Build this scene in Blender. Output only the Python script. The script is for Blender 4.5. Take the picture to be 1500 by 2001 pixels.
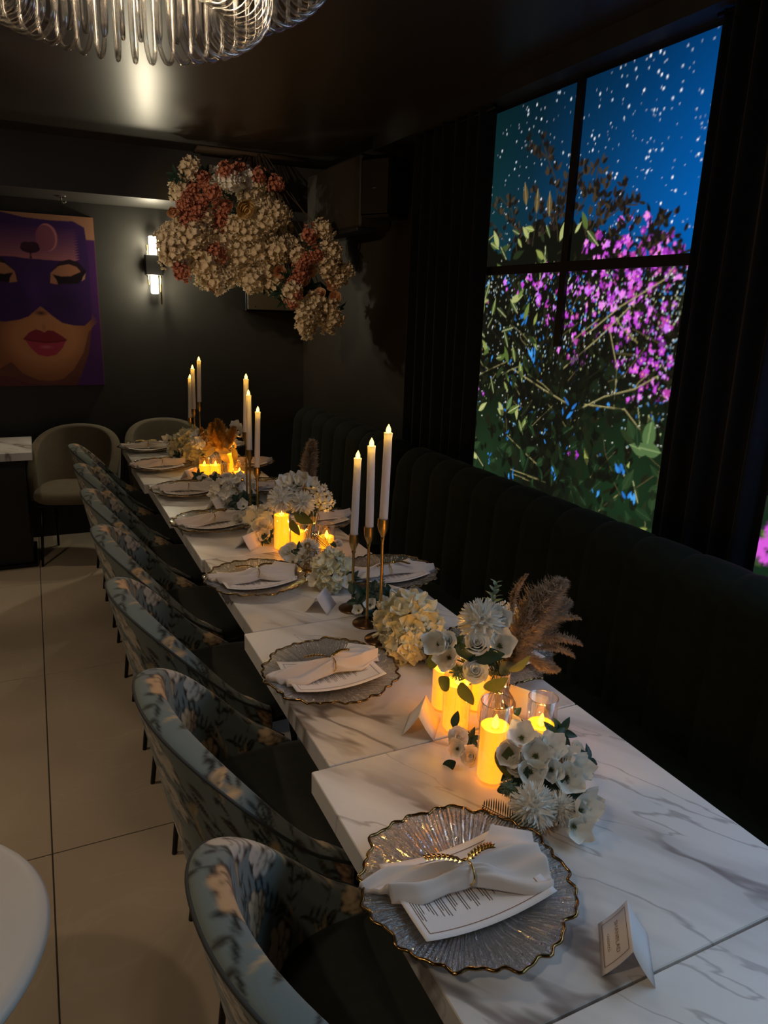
import bpy, math, random
import numpy as np
from mathutils import Matrix, Vector, Euler

# ------------------------------------------------------------------ scene, camera, light
for o in list(bpy.data.objects):
    bpy.data.objects.remove(o, do_unlink=True)
SC = bpy.context.scene
COL = SC.collection
PI = math.pi
CAM_H = 1.65
F_PX = 1402.96
PITCH, YAW, ROLL = .27393241, .45212689, .03272101

def cam_rot(p, y, r):
    cy, sy = math.cos(y), math.sin(y)
    Rz = np.array([[cy, -sy, 0], [sy, cy, 0], [0, 0, 1]])
    M = np.array([[1, 0, 0], [0, 0, -1], [0, 1, 0]])
    cp, sp = math.cos(p), math.sin(p)
    Rx = np.array([[1, 0, 0], [0, cp, -sp], [0, sp, cp]])
    cr, sr = math.cos(r), math.sin(r)
    Rr = np.array([[cr, -sr, 0], [sr, cr, 0], [0, 0, 1]])
    return Rr @ Rx @ M @ Rz
RM = cam_rot(PITCH, YAW, ROLL)
cam_d = bpy.data.cameras.new('camera')
cam_d.sensor_fit = 'VERTICAL'
cam_d.sensor_height = 36.0
cam_d.lens = F_PX / 2001 * 36.0
cam_d.clip_start = .02
cam = bpy.data.objects.new('camera', cam_d)
COL.objects.link(cam)
mw = Matrix.Identity(4)
for i in range(3):
    mw[i][0] = RM[0][i]
    mw[i][1] = -RM[1][i]
    mw[i][2] = -RM[2][i]
mw[2][3] = CAM_H
cam.matrix_world = mw
SC.camera = cam

world = bpy.data.worlds.new('world')
SC.world = world
world.use_nodes = True
world.node_tree.nodes['Background'].inputs[0].default_value = (.8, .85, 1, 1)
world.node_tree.nodes['Background'].inputs[1].default_value = .0

SC.view_settings.view_transform = 'Standard'
SC.view_settings.look = 'None'
SC.view_settings.gamma = 1
SC.view_settings.use_curve_mapping = False
SC.view_settings.exposure = 0.0
try:
    SC.cycles.transparent_max_bounces = 32
except Exception:
    pass

def add_light(name, kind, loc, power, col, size=.05, rot=None, parent=None, **kw):
    d = bpy.data.lights.new(name, kind)
    d.energy = power
    d.color = col
    if kind in ('POINT', 'SPOT'):
        d.shadow_soft_size = size
    if kind == 'AREA':
        d.shape = 'RECTANGLE'
        d.size, d.size_y = size
    for k, v in kw.items():
        setattr(d, k, v)
    o = bpy.data.objects.new(name, d)
    COL.objects.link(o)
    o.location = loc
    if rot:
        o.rotation_euler = rot
    if parent:
        o.parent = parent
    return o
WARM = (1.0, .74, .50)
COOL = (.46, .76, 1.0)
# added cool fill in place of the windows' own light (beside and behind the camera)
add_light('window_fill', 'AREA', (1.84, .45, 1.62), 12, COOL, (1.1, 1.5), (0, math.radians(68), 0))
add_light('window_fill', 'AREA', (1.84, -1.1, 1.62), 6, COOL, (1.1, 1.5), (0, math.radians(75), 0))

# ------------------------------------------------------------------ helpers
def lin(c):
    c = np.asarray(c, float) / 255.
    return np.where(c <= .04045, c / 12.92, ((c + .055) / 1.055) ** 2.4)
def L3(r, g, b):
    v = lin((r, g, b))
    return (float(v[0]), float(v[1]), float(v[2]))

class MB:
    def __init__(s):
        s.v = []; s.f = []
    def add(s, v, f):
        n = len(s.v)
        s.v.extend([tuple(map(float, p)) for p in v])
        s.f.extend([tuple(i + n for i in q) for q in f])
        return s
    def box(s, x0, x1, y0, y1, z0, z1):
        v = [(x, y, z) for x in (x0, x1) for y in (y0, y1) for z in (z0, z1)]
        return s.add(v, [(0, 1, 3, 2), (4, 6, 7, 5), (0, 4, 5, 1), (2, 3, 7, 6), (0, 2, 6, 4), (1, 5, 7, 3)])
    def bbox(s, x0, x1, y0, y1, z0, z1, b=.004):
        # box with chamfered edges
        v = []; idx = {}
        for i, x in enumerate((x0, x1)):
            for j, y in enumerate((y0, y1)):
                for k, z in enumerate((z0, z1)):
                    sx, sy, sz = (b, -b)[i], (b, -b)[j], (b, -b)[k]
                    for a, p in (('x', (x, y + sy, z + sz)), ('y', (x + sx, y, z + sz)), ('z', (x + sx, y + sy, z))):
                        idx[(i, j, k, a)] = len(v); v.append(p)
        f = []
        g = lambda i, j, k, a: idx[(i, j, k, a)]
        for i in (0, 1):
            q = [g(i, 0, 0, 'x'), g(i, 0, 1, 'x'), g(i, 1, 1, 'x'), g(i, 1, 0, 'x')]
            f.append(q if i == 0 else q[::-1])
            q = [g(0, i, 0, 'y'), g(1, i, 0, 'y'), g(1, i, 1, 'y'), g(0, i, 1, 'y')]
            f.append(q if i == 0 else q[::-1])
            q = [g(0, 0, i, 'z'), g(0, 1, i, 'z'), g(1, 1, i, 'z'), g(1, 0, i, 'z')]
            f.append(q if i == 0 else q[::-1])
        for i in (0, 1):
            for j in (0, 1):
                f.append((g(i, j, 0, 'x'), g(i, j, 1, 'x'), g(i, j, 1, 'y'), g(i, j, 0, 'y')))
                f.append((g(i, 0, j, 'x'), g(i, 1, j, 'x'), g(i, 1, j, 'z'), g(i, 0, j, 'z')))
                f.append((g(0, i, j, 'y'), g(1, i, j, 'y'), g(1, i, j, 'z'), g(0, i, j, 'z')))
                for k in (0, 1):
                    f.append((g(i, j, k, 'x'), g(i, j, k, 'y'), g(i, j, k, 'z')))
        return s.add(v, f)
    def lathe(s, prof, n=32, cx=0, cy=0, close=True, wob=None):
        v = []; f = []
        for (r, z) in prof:
            for k in range(n):
                a = 2 * PI * k / n
                rr = r * (wob(a, z) if wob else 1)
                v.append((cx + rr * math.cos(a), cy + rr * math.sin(a), z))
        m = len(prof)
        for i in range(m - 1):
            for k in range(n):
                k2 = (k + 1) % n
                f.append((i * n + k, i * n + k2, (i + 1) * n + k2, (i + 1) * n + k))
        if close:
            f.append(tuple(range(n))[::-1])
            f.append(tuple((m - 1) * n + k for k in range(n)))
        return s.add(v, f)
    def tube(s, pts, r, n=8, closed=False, cap=True):
        P = [Vector(p) for p in pts]
        m = len(P)
        rs = r if hasattr(r, '__len__') else [r] * m
        v = []; f = []
        up = None
        for i in range(m):
            if closed:
                t = (P[(i + 1) % m] - P[i - 1])
            else:
                t = P[min(i + 1, m - 1)] - P[max(i - 1, 0)]
            t = t.normalized() if t.length > 1e-9 else Vector((0, 0, 1))
            if up is None:
                up = Vector((0, 0, 1)) if abs(t.z) < .9 else Vector((1, 0, 0))
            a = t.cross(up)
            if a.length < 1e-6:
                a = t.orthogonal()
            a.normalize()
            b = a.cross(t).normalized()
            up = b
            for k in range(n):
                q = 2 * PI * k / n
                p = P[i] + (a * math.cos(q) + b * math.sin(q)) * rs[i]
                v.append(tuple(p))
        R = m if closed else m - 1
        for i in range(R):
            j = (i + 1) % m
            for k in range(n):
                k2 = (k + 1) % n
                f.append((i * n + k, j * n + k, j * n + k2, i * n + k2))
        if not closed and cap:
            f.append(tuple(range(n)))
            f.append(tuple((m - 1) * n + k for k in range(n))[::-1])
        return s.add(v, f)
    def xf(s, M):
        s.v = [tuple(M @ Vector(p)) for p in s.v]
        return s
    def merge(s, o, M=None):
        vv = o.v if M is None else [tuple(M @ Vector(p)) for p in o.v]
        return s.add(vv, o.f)
    def mesh(s, name, mat, smooth=True, fix=False):
        me = bpy.data.meshes.new(name)
        me.from_pydata(s.v, [], s.f)
        if mat:
            me.materials.append(mat)
        if smooth:
            me.polygons.foreach_set('use_smooth', [True] * len(me.polygons))
        if fix:
            import bmesh
            bm = bmesh.new(); bm.from_mesh(me)
            bmesh.ops.recalc_face_normals(bm, faces=bm.faces)
            bm.to_mesh(me); bm.free()
        me.update()
        return me

def smooth_angle(me, deg=35):
    try:
        me.set_sharp_from_angle(angle=math.radians(deg))
    except Exception:
        pass

def ob(name, me, parent=None, loc=(0, 0, 0), rot=(0, 0, 0), scale=(1, 1, 1)):
    o = bpy.data.objects.new(name, me)
    COL.objects.link(o)
    o.location = loc
    o.rotation_euler = rot
    if not hasattr(scale, '__len__'):
        scale = (scale,) * 3
    o.scale = scale
    if parent:
        o.parent = parent
    return o

def build(name, mb, mat, parent=None, smooth=True, loc=(0, 0, 0), rot=(0, 0, 0), sharp=None, fix=True):
    me = mb.mesh(name, mat, smooth, fix)
    if smooth and sharp:
        smooth_angle(me, sharp)
    return ob(name, me, parent, loc, rot)

def tag(o, label=None, cat=None, group=None, kind=None):
    if label: o['label'] = label
    if cat: o['category'] = cat
    if group: o['group'] = group
    if kind: o['kind'] = kind
    return o

def thing(name, label, cat, loc=(0, 0, 0), rz=0, group=None):
    o = bpy.data.objects.new(name, None)
    o.empty_display_size = .05
    COL.objects.link(o)
    o.location = loc
    o.rotation_euler = (0, 0, rz)
    return tag(o, label, cat, group)

ORD = ['first', 'second', 'third', 'fourth', 'fifth', 'sixth', 'seventh', 'eighth', 'ninth']

# ------------------------------------------------------------------ materials
def newmat(name):
    m = bpy.data.materials.new(name)
    m.use_nodes = True
    nt = m.node_tree
    nt.nodes.clear()
    out = nt.nodes.new('ShaderNodeOutputMaterial')
    return m, nt, out

def pmat(name, col, rough=.5, metal=0, spec=.5, noise=0, nscale=20, bump=0, bscale=80, sheen=0, sub=0, trans=0, emit=None, estr=0, backtrans=0):
    m, nt, out = newmat(name)
    b = nt.nodes.new('ShaderNodeBsdfPrincipled')
    b.inputs['Base Color'].default_value = (*col, 1)
    b.inputs['Roughness'].default_value = rough
    b.inputs['Metallic'].default_value = metal
    b.inputs['Specular IOR Level'].default_value = spec
    if sheen:
        b.inputs['Sheen Weight'].default_value = sheen
        b.inputs['Sheen Roughness'].default_value = .4
    if emit:
        b.inputs['Emission Color'].default_value = (*emit, 1)
        b.inputs['Emission Strength'].default_value = estr
    tc = nt.nodes.new('ShaderNodeTexCoord')
    if noise:
        n = nt.nodes.new('ShaderNodeTexNoise')
        n.inputs['Scale'].default_value = nscale
        n.inputs['Detail'].default_value = 5
        nt.links.new(tc.outputs['Object'], n.inputs['Vector'])
        r = nt.nodes.new('ShaderNodeValToRGB')
        r.color_ramp.elements[0].position = .3
        r.color_ramp.elements[1].position = .7
        r.color_ramp.elements[0].color = (*[max(0, c * (1 - noise)) for c in col], 1)
        r.color_ramp.elements[1].color = (*[min(1, c * (1 + noise)) for c in col], 1)
        nt.links.new(n.outputs['Fac'], r.inputs['Fac'])
        nt.links.new(r.outputs['Color'], b.inputs['Base Color'])
    if bump:
        n2 = nt.nodes.new('ShaderNodeTexNoise')
        n2.inputs['Scale'].default_value = bscale
        n2.inputs['Detail'].default_value = 4
        nt.links.new(tc.outputs['Object'], n2.inputs['Vector'])
        bp = nt.nodes.new('ShaderNodeBump')
        bp.inputs['Strength'].default_value = bump
        bp.inputs['Distance'].default_value = .01
        nt.links.new(n2.outputs['Fac'], bp.inputs['Height'])
        nt.links.new(bp.outputs['Normal'], b.inputs['Normal'])
    last = b.outputs['BSDF']
    if backtrans:
        t = nt.nodes.new('ShaderNodeBsdfTranslucent')
        t.inputs['Color'].default_value = (*col, 1)
        mx = nt.nodes.new('ShaderNodeMixShader')
        mx.inputs[0].default_value = backtrans
        nt.links.new(last, mx.inputs[1]); nt.links.new(t.outputs[0], mx.inputs[2])
        last = mx.outputs[0]
    nt.links.new(last, out.inputs['Surface'])
    return m

def emat(name, col, strength):
    m, nt, out = newmat(name)
    e = nt.nodes.new('ShaderNodeEmission')
    e.inputs['Color'].default_value = (*col, 1)
    e.inputs['Strength'].default_value = strength
    nt.links.new(e.outputs[0], out.inputs['Surface'])
    return m

def glassmat(name, tint=(1, 1, 1), lo=.05, hi=.7, rough=.03, bump=0, bscale=300, milk=0, ribs=0):
    # thin clear glass: see-through with angle dependent reflection
    m, nt, out = newmat(name)
    t = nt.nodes.new('ShaderNodeBsdfTransparent'); t.inputs[0].default_value = (*tint, 1)
    g = nt.nodes.new('ShaderNodeBsdfGlossy'); g.inputs['Color'].default_value = (1, 1, 1, 1)
    g.inputs['Roughness'].default_value = rough
    lw = nt.nodes.new('ShaderNodeLayerWeight'); lw.inputs['Blend'].default_value = .35
    mr = nt.nodes.new('ShaderNodeMapRange')
    mr.inputs['To Min'].default_value = lo; mr.inputs['To Max'].default_value = hi
    nt.links.new(lw.outputs['Facing'], mr.inputs['Value'])
    mx = nt.nodes.new('ShaderNodeMixShader')
    nt.links.new(mr.outputs[0], mx.inputs[0])
    nt.links.new(t.outputs[0], mx.inputs[1]); nt.links.new(g.outputs[0], mx.inputs[2])
    last = mx.outputs[0]
    if bump:
        tc = nt.nodes.new('ShaderNodeTexCoord')
        n2 = nt.nodes.new('ShaderNodeTexNoise'); n2.inputs['Scale'].default_value = bscale
        nt.links.new(tc.outputs['Object'], n2.inputs['Vector'])
        bp = nt.nodes.new('ShaderNodeBump'); bp.inputs['Strength'].default_value = bump
        bp.inputs['Distance'].default_value = .004
        src = n2.outputs['Fac']
        if ribs:   # pressed radial ribs, broken up by the noise
            gr = nt.nodes.new('ShaderNodeTexGradient'); gr.gradient_type = 'RADIAL'
            nt.links.new(tc.outputs['Object'], gr.inputs[0])
            k = nt.nodes.new('ShaderNodeMath'); k.operation = 'MULTIPLY'; k.inputs[1].default_value = ribs * 2 * PI
            nt.links.new(gr.outputs['Fac'], k.inputs[0])
            sn = nt.nodes.new('ShaderNodeMath'); sn.operation = 'SINE'; nt.links.new(k.outputs[0], sn.inputs[0])
            ad = nt.nodes.new('ShaderNodeMath'); ad.operation = 'MULTIPLY_ADD'; ad.inputs[1].default_value = .5
            nt.links.new(sn.outputs[0], ad.inputs[0]); nt.links.new(src, ad.inputs[2])
            src = ad.outputs[0]
        nt.links.new(src, bp.inputs['Height'])
        nt.links.new(bp.outputs['Normal'], g.inputs['Normal'])
        nt.links.new(bp.outputs['Normal'], lw.inputs['Normal'])
    if milk:
        d = nt.nodes.new('ShaderNodeBsdfDiffuse'); d.inputs[0].default_value = (.8, .8, .8, 1)
        m2 = nt.nodes.new('ShaderNodeMixShader'); m2.inputs[0].default_value = milk
        nt.links.new(last, m2.inputs[1]); nt.links.new(d.outputs[0], m2.inputs[2])
        last = m2.outputs[0]
    nt.links.new(last, out.inputs['Surface'])
    return m

def attrmat(name, rough=.6, emission=0, sheen=0, spec=.3):
    m, nt, out = newmat(name)
    a = nt.nodes.new('ShaderNodeAttribute'); a.attribute_name = 'print'
    if emission:
        e = nt.nodes.new('ShaderNodeEmission'); e.inputs['Strength'].default_value = emission
        nt.links.new(a.outputs['Color'], e.inputs['Color'])
        nt.links.new(e.outputs[0], out.inputs['Surface'])
    else:
        b = nt.nodes.new('ShaderNodeBsdfPrincipled')
        b.inputs['Roughness'].default_value = rough
        b.inputs['Specular IOR Level'].default_value = spec
        if sheen:
            b.inputs['Sheen Weight'].default_value = sheen
        nt.links.new(a.outputs['Color'], b.inputs['Base Color'])
        nt.links.new(b.outputs[0], out.inputs['Surface'])
    return m

def marble_mat(name):
    m, nt, out = newmat(name)
    N = nt.nodes.new; Lk = nt.links.new
    tc = N('ShaderNodeTexCoord'); oi = N('ShaderNodeObjectInfo')
    sc = N('ShaderNodeVectorMath'); sc.operation = 'SCALE'; sc.inputs['Scale'].default_value = 37.0
    cmb = N('ShaderNodeCombineXYZ')
    Lk(oi.outputs['Random'], cmb.inputs[0]); Lk(oi.outputs['Random'], cmb.inputs[1])
    Lk(cmb.outputs[0], sc.inputs[0])
    add = N('ShaderNodeVectorMath'); add.operation = 'ADD'
    Lk(tc.outputs['Object'], add.inputs[0]); Lk(sc.outputs[0], add.inputs[1])
    rot0 = N('ShaderNodeMapping'); rot0.inputs['Rotation'].default_value = (0, 0, math.radians(57))
    rot = N('ShaderNodeMapping'); rot.inputs['Scale'].default_value = (.80, 3.0, 1.0)
    Lk(add.outputs[0], rot0.inputs[0]); Lk(rot0.outputs[0], rot.inputs[0])
    def vein(scale, width, dist, dark):
        n = N('ShaderNodeTexNoise'); n.inputs['Scale'].default_value = scale
        n.inputs['Detail'].default_value = 5; n.inputs['Roughness'].default_value = .5
        n.inputs['Distortion'].default_value = dist
        Lk(rot.outputs[0], n.inputs['Vector'])
        s = N('ShaderNodeMath'); s.operation = 'SUBTRACT'; s.inputs[1].default_value = .5
        Lk(n.outputs['Fac'], s.inputs[0])
        ab = N('ShaderNodeMath'); ab.operation = 'ABSOLUTE'; Lk(s.outputs[0], ab.inputs[0])
        mr = N('ShaderNodeMapRange'); mr.inputs['From Min'].default_value = 0
        mr.inputs['From Max'].default_value = width
        mr.inputs['To Min'].default_value = dark; mr.inputs['To Max'].default_value = 0
        mr.interpolation_type = 'SMOOTHSTEP'
        Lk(ab.outputs[0], mr.inputs['Value'])
        return mr.outputs[0]
    v1 = vein(1.0, .024, .15, .85); v2 = vein(1.6, .010, .2, .45); v3 = vein(1.0, .09, .1, .30)
    n = N('ShaderNodeTexNoise'); n.inputs['Scale'].default_value = 2.3; Lk(rot.outputs[0], n.inputs['Vector'])
    gate = N('ShaderNodeMapRange'); gate.inputs['From Min'].default_value = .38; gate.inputs['From Max'].default_value = .56
    Lk(n.outputs['Fac'], gate.inputs['Value'])
    m1 = N('ShaderNodeMath'); m1.operation = 'MULTIPLY'; Lk(v1, m1.inputs[0]); Lk(gate.outputs[0], m1.inputs[1])
    a1 = N('ShaderNodeMath'); a1.operation = 'MAXIMUM'; Lk(m1.outputs[0], a1.inputs[0]); Lk(v2, a1.inputs[1])
    a2 = N('ShaderNodeMath'); a2.operation = 'MAXIMUM'; Lk(a1.outputs[0], a2.inputs[0]); Lk(v3, a2.inputs[1])
    mix = N('ShaderNodeMix'); mix.data_type = 'RGBA'
    mix.inputs['A'].default_value = (.80, .79, .77, 1); mix.inputs['B'].default_value = (.16, .12, .105, 1)
    Lk(a2.outputs[0], mix.inputs['Factor'])
    b = N('ShaderNodeBsdfPrincipled'); b.inputs['Roughness'].default_value = .32
    b.inputs['Specular IOR Level'].default_value = .4
    Lk(mix.outputs['Result'], b.inputs['Base Color'])
    Lk(b.outputs[0], out.inputs['Surface'])
    return m

M = {}
M['marble'] = marble_mat('marble')
M['black_metal'] = pmat('black_metal', (.012, .012, .013), .38, .6)
M['gold'] = pmat('brushed_gold', (.52, .34, .12), .3, 1.0, noise=.1, nscale=60)
M['gold_shiny'] = pmat('polished_gold', (.80, .55, .18), .16, 1.0)
M['gold_rim'] = pmat('dark_gold_rim', (.26, .165, .06), .18, 1.0)
M['bronze'] = pmat('dark_bronze', (.16, .09, .045), .28, .9)
M['ceiling'] = pmat('satin_ceiling', (.045, .04, .033), .34, 0, .5, bump=.03, bscale=8)
M['wall_black'] = pmat('black_wall_paint', (.040, .039, .036), .55, 0, .3, noise=.1, nscale=6)
M['wall_brown'] = pmat('brown_wall_paint', (.030, .024, .018), .6, 0, .3, noise=.1, nscale=5)
M['soffit'] = pmat('soffit_paint', (.036, .034, .030), .5)
M['grout'] = pmat('dark_grout', (.05, .042, .034), .9)
def tile_mat():
    m, nt, out = newmat('floor_tile_stone')
    N = nt.nodes.new; Lk = nt.links.new
    g = N('ShaderNodeNewGeometry')
    n = N('ShaderNodeTexNoise'); n.inputs['Scale'].default_value = 1.6; n.inputs['Detail'].default_value = 6
    Lk(g.outputs['Position'], n.inputs['Vector'])
    r = N('ShaderNodeValToRGB'); r.color_ramp.elements[0].position = .3; r.color_ramp.elements[1].position = .72
    r.color_ramp.elements[0].color = (.42, .35, .265, 1); r.color_ramp.elements[1].color = (.53, .45, .345, 1)
    Lk(n.outputs['Fac'], r.inputs[0])
    n2 = N('ShaderNodeTexNoise'); n2.inputs['Scale'].default_value = 1.1; n2.inputs['Detail'].default_value = 8; n2.inputs['Distortion'].default_value = 1.2
    Lk(g.outputs['Position'], n2.inputs['Vector'])
    s = N('ShaderNodeMath'); s.operation = 'SUBTRACT'; s.inputs[1].default_value = .5; Lk(n2.outputs['Fac'], s.inputs[0])
    ab = N('ShaderNodeMath'); ab.operation = 'ABSOLUTE'; Lk(s.outputs[0], ab.inputs[0])
    mr = N('ShaderNodeMapRange'); mr.inputs['From Max'].default_value = .006; mr.inputs['To Min'].default_value = .25; mr.inputs['To Max'].default_value = 0
    Lk(ab.outputs[0], mr.inputs['Value'])
    mix = N('ShaderNodeMix'); mix.data_type = 'RGBA'; mix.inputs['B'].default_value = (.6, .54, .45, 1)
    Lk(mr.outputs[0], mix.inputs['Factor']); Lk(r.outputs[0], mix.inputs['A'])
    b = N('ShaderNodeBsdfPrincipled'); b.inputs['Roughness'].default_value = .42; b.inputs['Specular IOR Level'].default_value = .35
    Lk(mix.outputs['Result'], b.inputs['Base Color']); Lk(b.outputs[0], out.inputs['Surface'])
    return m
M['tile'] = tile_mat()
M['velvet_green'] = pmat('bottle_green_velvet', (.010, .015, .011), .85, 0, .1, sheen=.06, noise=.2, nscale=30)
M['curtain'] = pmat('navy_curtain', (.010, .013, .022), .85, 0, .15, sheen=.2, noise=.15, nscale=40)
M['seat_velvet'] = pmat('charcoal_seat_velvet', (.030, .034, .031), .8, 0, .2, sheen=.15, noise=.12, nscale=40)
M['piping'] = pmat('piping_cord', (.035, .04, .04), .7)
M['beige'] = pmat('beige_upholstery', (.16, .135, .095), .8, 0, .2, sheen=.2, noise=.06, nscale=30)
M['white_lacquer'] = pmat('white_lacquer', (.52, .50, .46), .45)
M['black'] = pmat('matte_black', (.01, .01, .01), .6)
M['grey_panel'] = pmat('grey_metal_panel', (.30, .30, .27), .5)
M['wax_white'] = pmat('white_wax', (.92, .87, .84), .45, 0, .4, backtrans=.40)
M['wax_lit'] = pmat('lit_amber_wax', (.55, .26, .02), .5, emit=(1.0, .29, .005), estr=2.7)
M['flame'] = emat('lit_flame', (1.0, .62, .07), 4.5)
M['flame_taper'] = emat('lit_taper_flame', (1.0, .72, .16), 4.5)
M['glass'] = glassmat('clear_glass', (.97, .97, .96), .02, .55, .02)
M['glass_rod'] = glassmat('chandelier_glass', (.80, .79, .76), .08, .85, .06, milk=.02)
M['glass_plate'] = glassmat('ribbed_plate_glass', (.80, .80, .79), .10, .75, .09, bump=1.0, bscale=300, milk=.03, ribs=120)
M['glass_vase'] = glassmat('ribbed_vase_glass', (.88, .86, .83), .18, .9, .04)
M['napkin'] = pmat('linen_napkin', (.80, .74, .70), .85, 0, .15, bump=.12, bscale=900, backtrans=.12)
M['paper'] = pmat('card_paper', (.82, .78, .77), .7, 0, .2)
M['ink_brown'] = pmat('bronze_ink', (.25, .13, .07), .5)
M['ink'] = pmat('grey_ink', (.10, .085, .08), .6)
M['petal_white'] = pmat('white_petal', (.93, .91, .84), .6, 0, .25, noise=.06, nscale=60, backtrans=.10)
M['petal_hyd'] = pmat('ivory_hydrangea_petal', (.86, .82, .62), .6, 0, .25, noise=.10, nscale=30, backtrans=.10)
M['petal_cream'] = pmat('cream_blossom_petal', (.84, .72, .52), .65, 0, .2, noise=.1, nscale=40, backtrans=.2)
M['petal_coral'] = pmat('coral_blossom_petal', (.60, .25, .16), .65, 0, .2, noise=.12, nscale=40, backtrans=.2)
M['petal_peach'] = pmat('peach_rose_petal', (.80, .50, .30), .6, 0, .2, noise=.1, nscale=40, backtrans=.2)
M['petal_yellow'] = pmat('buttery_rose_petal', (.75, .55, .25), .6, 0, .2, noise=.1, nscale=40, backtrans=.2)
M['leaf_dark'] = pmat('dark_green_leaf', (.018, .05, .032), .45, 0, .4, noise=.25, nscale=40, backtrans=.1)
M['leaf_mid'] = pmat('olive_green_leaf', (.10, .13, .035), .5, 0, .35, noise=.2, nscale=40, backtrans=.25)
M['leaf_sage'] = pmat('sage_green_leaf', (.22, .30, .20), .6, 0, .3, noise=.2, nscale=40, backtrans=.2)
M['leaf_gold'] = pmat('gold_leaf_foliage', (.75, .50, .12), .4, .3, noise=.2, nscale=30, backtrans=.2)
M['stem'] = pmat('green_stem', (.06, .08, .03), .6)
M['twig'] = pmat('brown_twig', (.07, .045, .025), .8)
M['pampas'] = pmat('dried_pampas', (.46, .35, .25), .9, 0, .1, noise=.35, nscale=25, backtrans=.3)
M['pampas_gold'] = pmat('gilded_pampas', (.62, .38, .09), .8, 0, .2, noise=.3, nscale=25, backtrans=.4)
M['sconce_glass'] = emat('lit_sconce_glass', (1.0, .90, .66), 9)
M['chrome'] = pmat('chrome', (.6, .58, .54), .2, 1)
M['bulb'] = emat('lit_bulb', (1.0, .78, .5), 5)
M['downlight'] = emat('lit_downlight', (1.0, .80, .56), 6)

# ------------------------------------------------------------------ painter for flat prints
class Canvas:
    """plane of w x h metres painted with filled outlines, sampled onto mesh vertices"""
    def __init__(s, w, h, res, bg, ss=2):
        s.ss = ss; s.w = w; s.h = h
        s.nx = int(round(w / res)); s.ny = int(round(h / res))
        s.px = s.nx * ss; s.py = s.ny * ss
        s.kx = s.px / w; s.ky = s.py / h
        s.a = np.zeros((s.py, s.px, 3)); s.a[:] = lin(bg)
        s.X = (np.arange(s.px) + .5) / s.kx; s.Y = (np.arange(s.py) + .5) / s.ky
    def win(s, x0, x1, y0, y1):
        i0 = max(0, int(x0 * s.kx) - 1); i1 = min(s.px, int(x1 * s.kx) + 2)
        j0 = max(0, int(y0 * s.ky) - 1); j1 = min(s.py, int(y1 * s.ky) + 2)
        return i0, i1, j0, j1
    def poly(s, pts, col, alpha=1., soft=None):
        P = np.asarray(pts, float)
        i0, i1, j0, j1 = s.win(P[:, 0].min(), P[:, 0].max(), P[:, 1].min(), P[:, 1].max())
        if i1 <= i0 or j1 <= j0: return
        X = s.X[i0:i1][None, :]; Y = s.Y[j0:j1][:, None]
        ins = np.zeros((j1 - j0, i1 - i0), bool)
        n = len(P)
        for k in range(n):
            x1, y1 = P[k]; x2, y2 = P[(k + 1) % n]
            if y1 == y2: continue
            c = ((y1 > Y) != (y2 > Y)) & (X < (x2 - x1) * (Y - y1) / (y2 - y1) + x1)
            ins ^= c
        c = lin(col)
        a = s.a[j0:j1, i0:i1]
        a[ins] = a[ins] * (1 - alpha) + c * alpha
    def ell(s, cx, cy, rx, ry, col, ang=0, alpha=1., soft=0):
        R = max(rx, ry)
        i0, i1, j0, j1 = s.win(cx - R, cx + R, cy - R, cy + R)
        if i1 <= i0 or j1 <= j0: return
        X = s.X[i0:i1][None, :] - cx; Y = s.Y[j0:j1][:, None] - cy
        ca, sa = math.cos(ang), math.sin(ang)
        u = (X * ca + Y * sa) / rx; v = (-X * sa + Y * ca) / ry
        d = np.sqrt(u * u + v * v)
        if soft:
            m = np.clip((1 - d) / soft, 0, 1) * alpha
        else:
            m = (d < 1) * alpha
        a = s.a[j0:j1, i0:i1]
        a[:] = a * (1 - m[..., None]) + lin(col) * m[..., None]
    def line(s, pts, w, col, alpha=1.):
        for (x1, y1), (x2, y2) in zip(pts[:-1], pts[1:]):
            i0, i1, j0, j1 = s.win(min(x1, x2) - w, max(x1, x2) + w, min(y1, y2) - w, max(y1, y2) + w)
            if i1 <= i0 or j1 <= j0: continue
            X = s.X[i0:i1][None, :]; Y = s.Y[j0:j1][:, None]
            dx, dy = x2 - x1, y2 - y1
            L = dx * dx + dy * dy + 1e-12
            t = np.clip(((X - x1) * dx + (Y - y1) * dy) / L, 0, 1)
            d = np.hypot(X - x1 - t * dx, Y - y1 - t * dy)
            m = (d < w / 2) * alpha
            a = s.a[j0:j1, i0:i1]
            a[:] = a * (1 - m[..., None]) + lin(col) * m[..., None]
    def leaf(s, x, y, ang, ln, wd, col, alpha=1., rib=None):
        t = np.linspace(0, 1, 9)
        w = wd * np.sin(PI * t ** .8) * .5
        ca, sa = math.cos(ang), math.sin(ang)
        a = np.stack([t * ln, w], 1); b = np.stack([t[::-1] * ln, -w[::-1]], 1)
        p = np.concatenate([a, b])
        s.poly(np.stack([x + p[:, 0] * ca - p[:, 1] * sa, y + p[:, 0] * sa + p[:, 1] * ca], 1), col, alpha)
        if rib:
            s.line([(x, y), (x + ln * ca, y + ln * sa)], wd * .09, rib)
    def flower(s, x, y, r, col, n=5, ctr=None, rnd=random, dark=None):
        a0 = rnd.random() * 6.28
        for k in range(n):
            a = a0 + 2 * PI * k / n
            if dark: s.ell(x + .55 * r * math.cos(a), y + .55 * r * math.sin(a), r * .56, r * .42, dark, a)
            s.ell(x + .55 * r * math.cos(a), y + .55 * r * math.sin(a), r * .5, r * .36, col, a)
        if ctr: s.ell(x, y, r * .22, r * .22, ctr)
    def done(s):
        a = s.a.reshape(s.ny, s.ss, s.nx, s.ss, 3).mean((1, 3))
        return a
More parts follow.
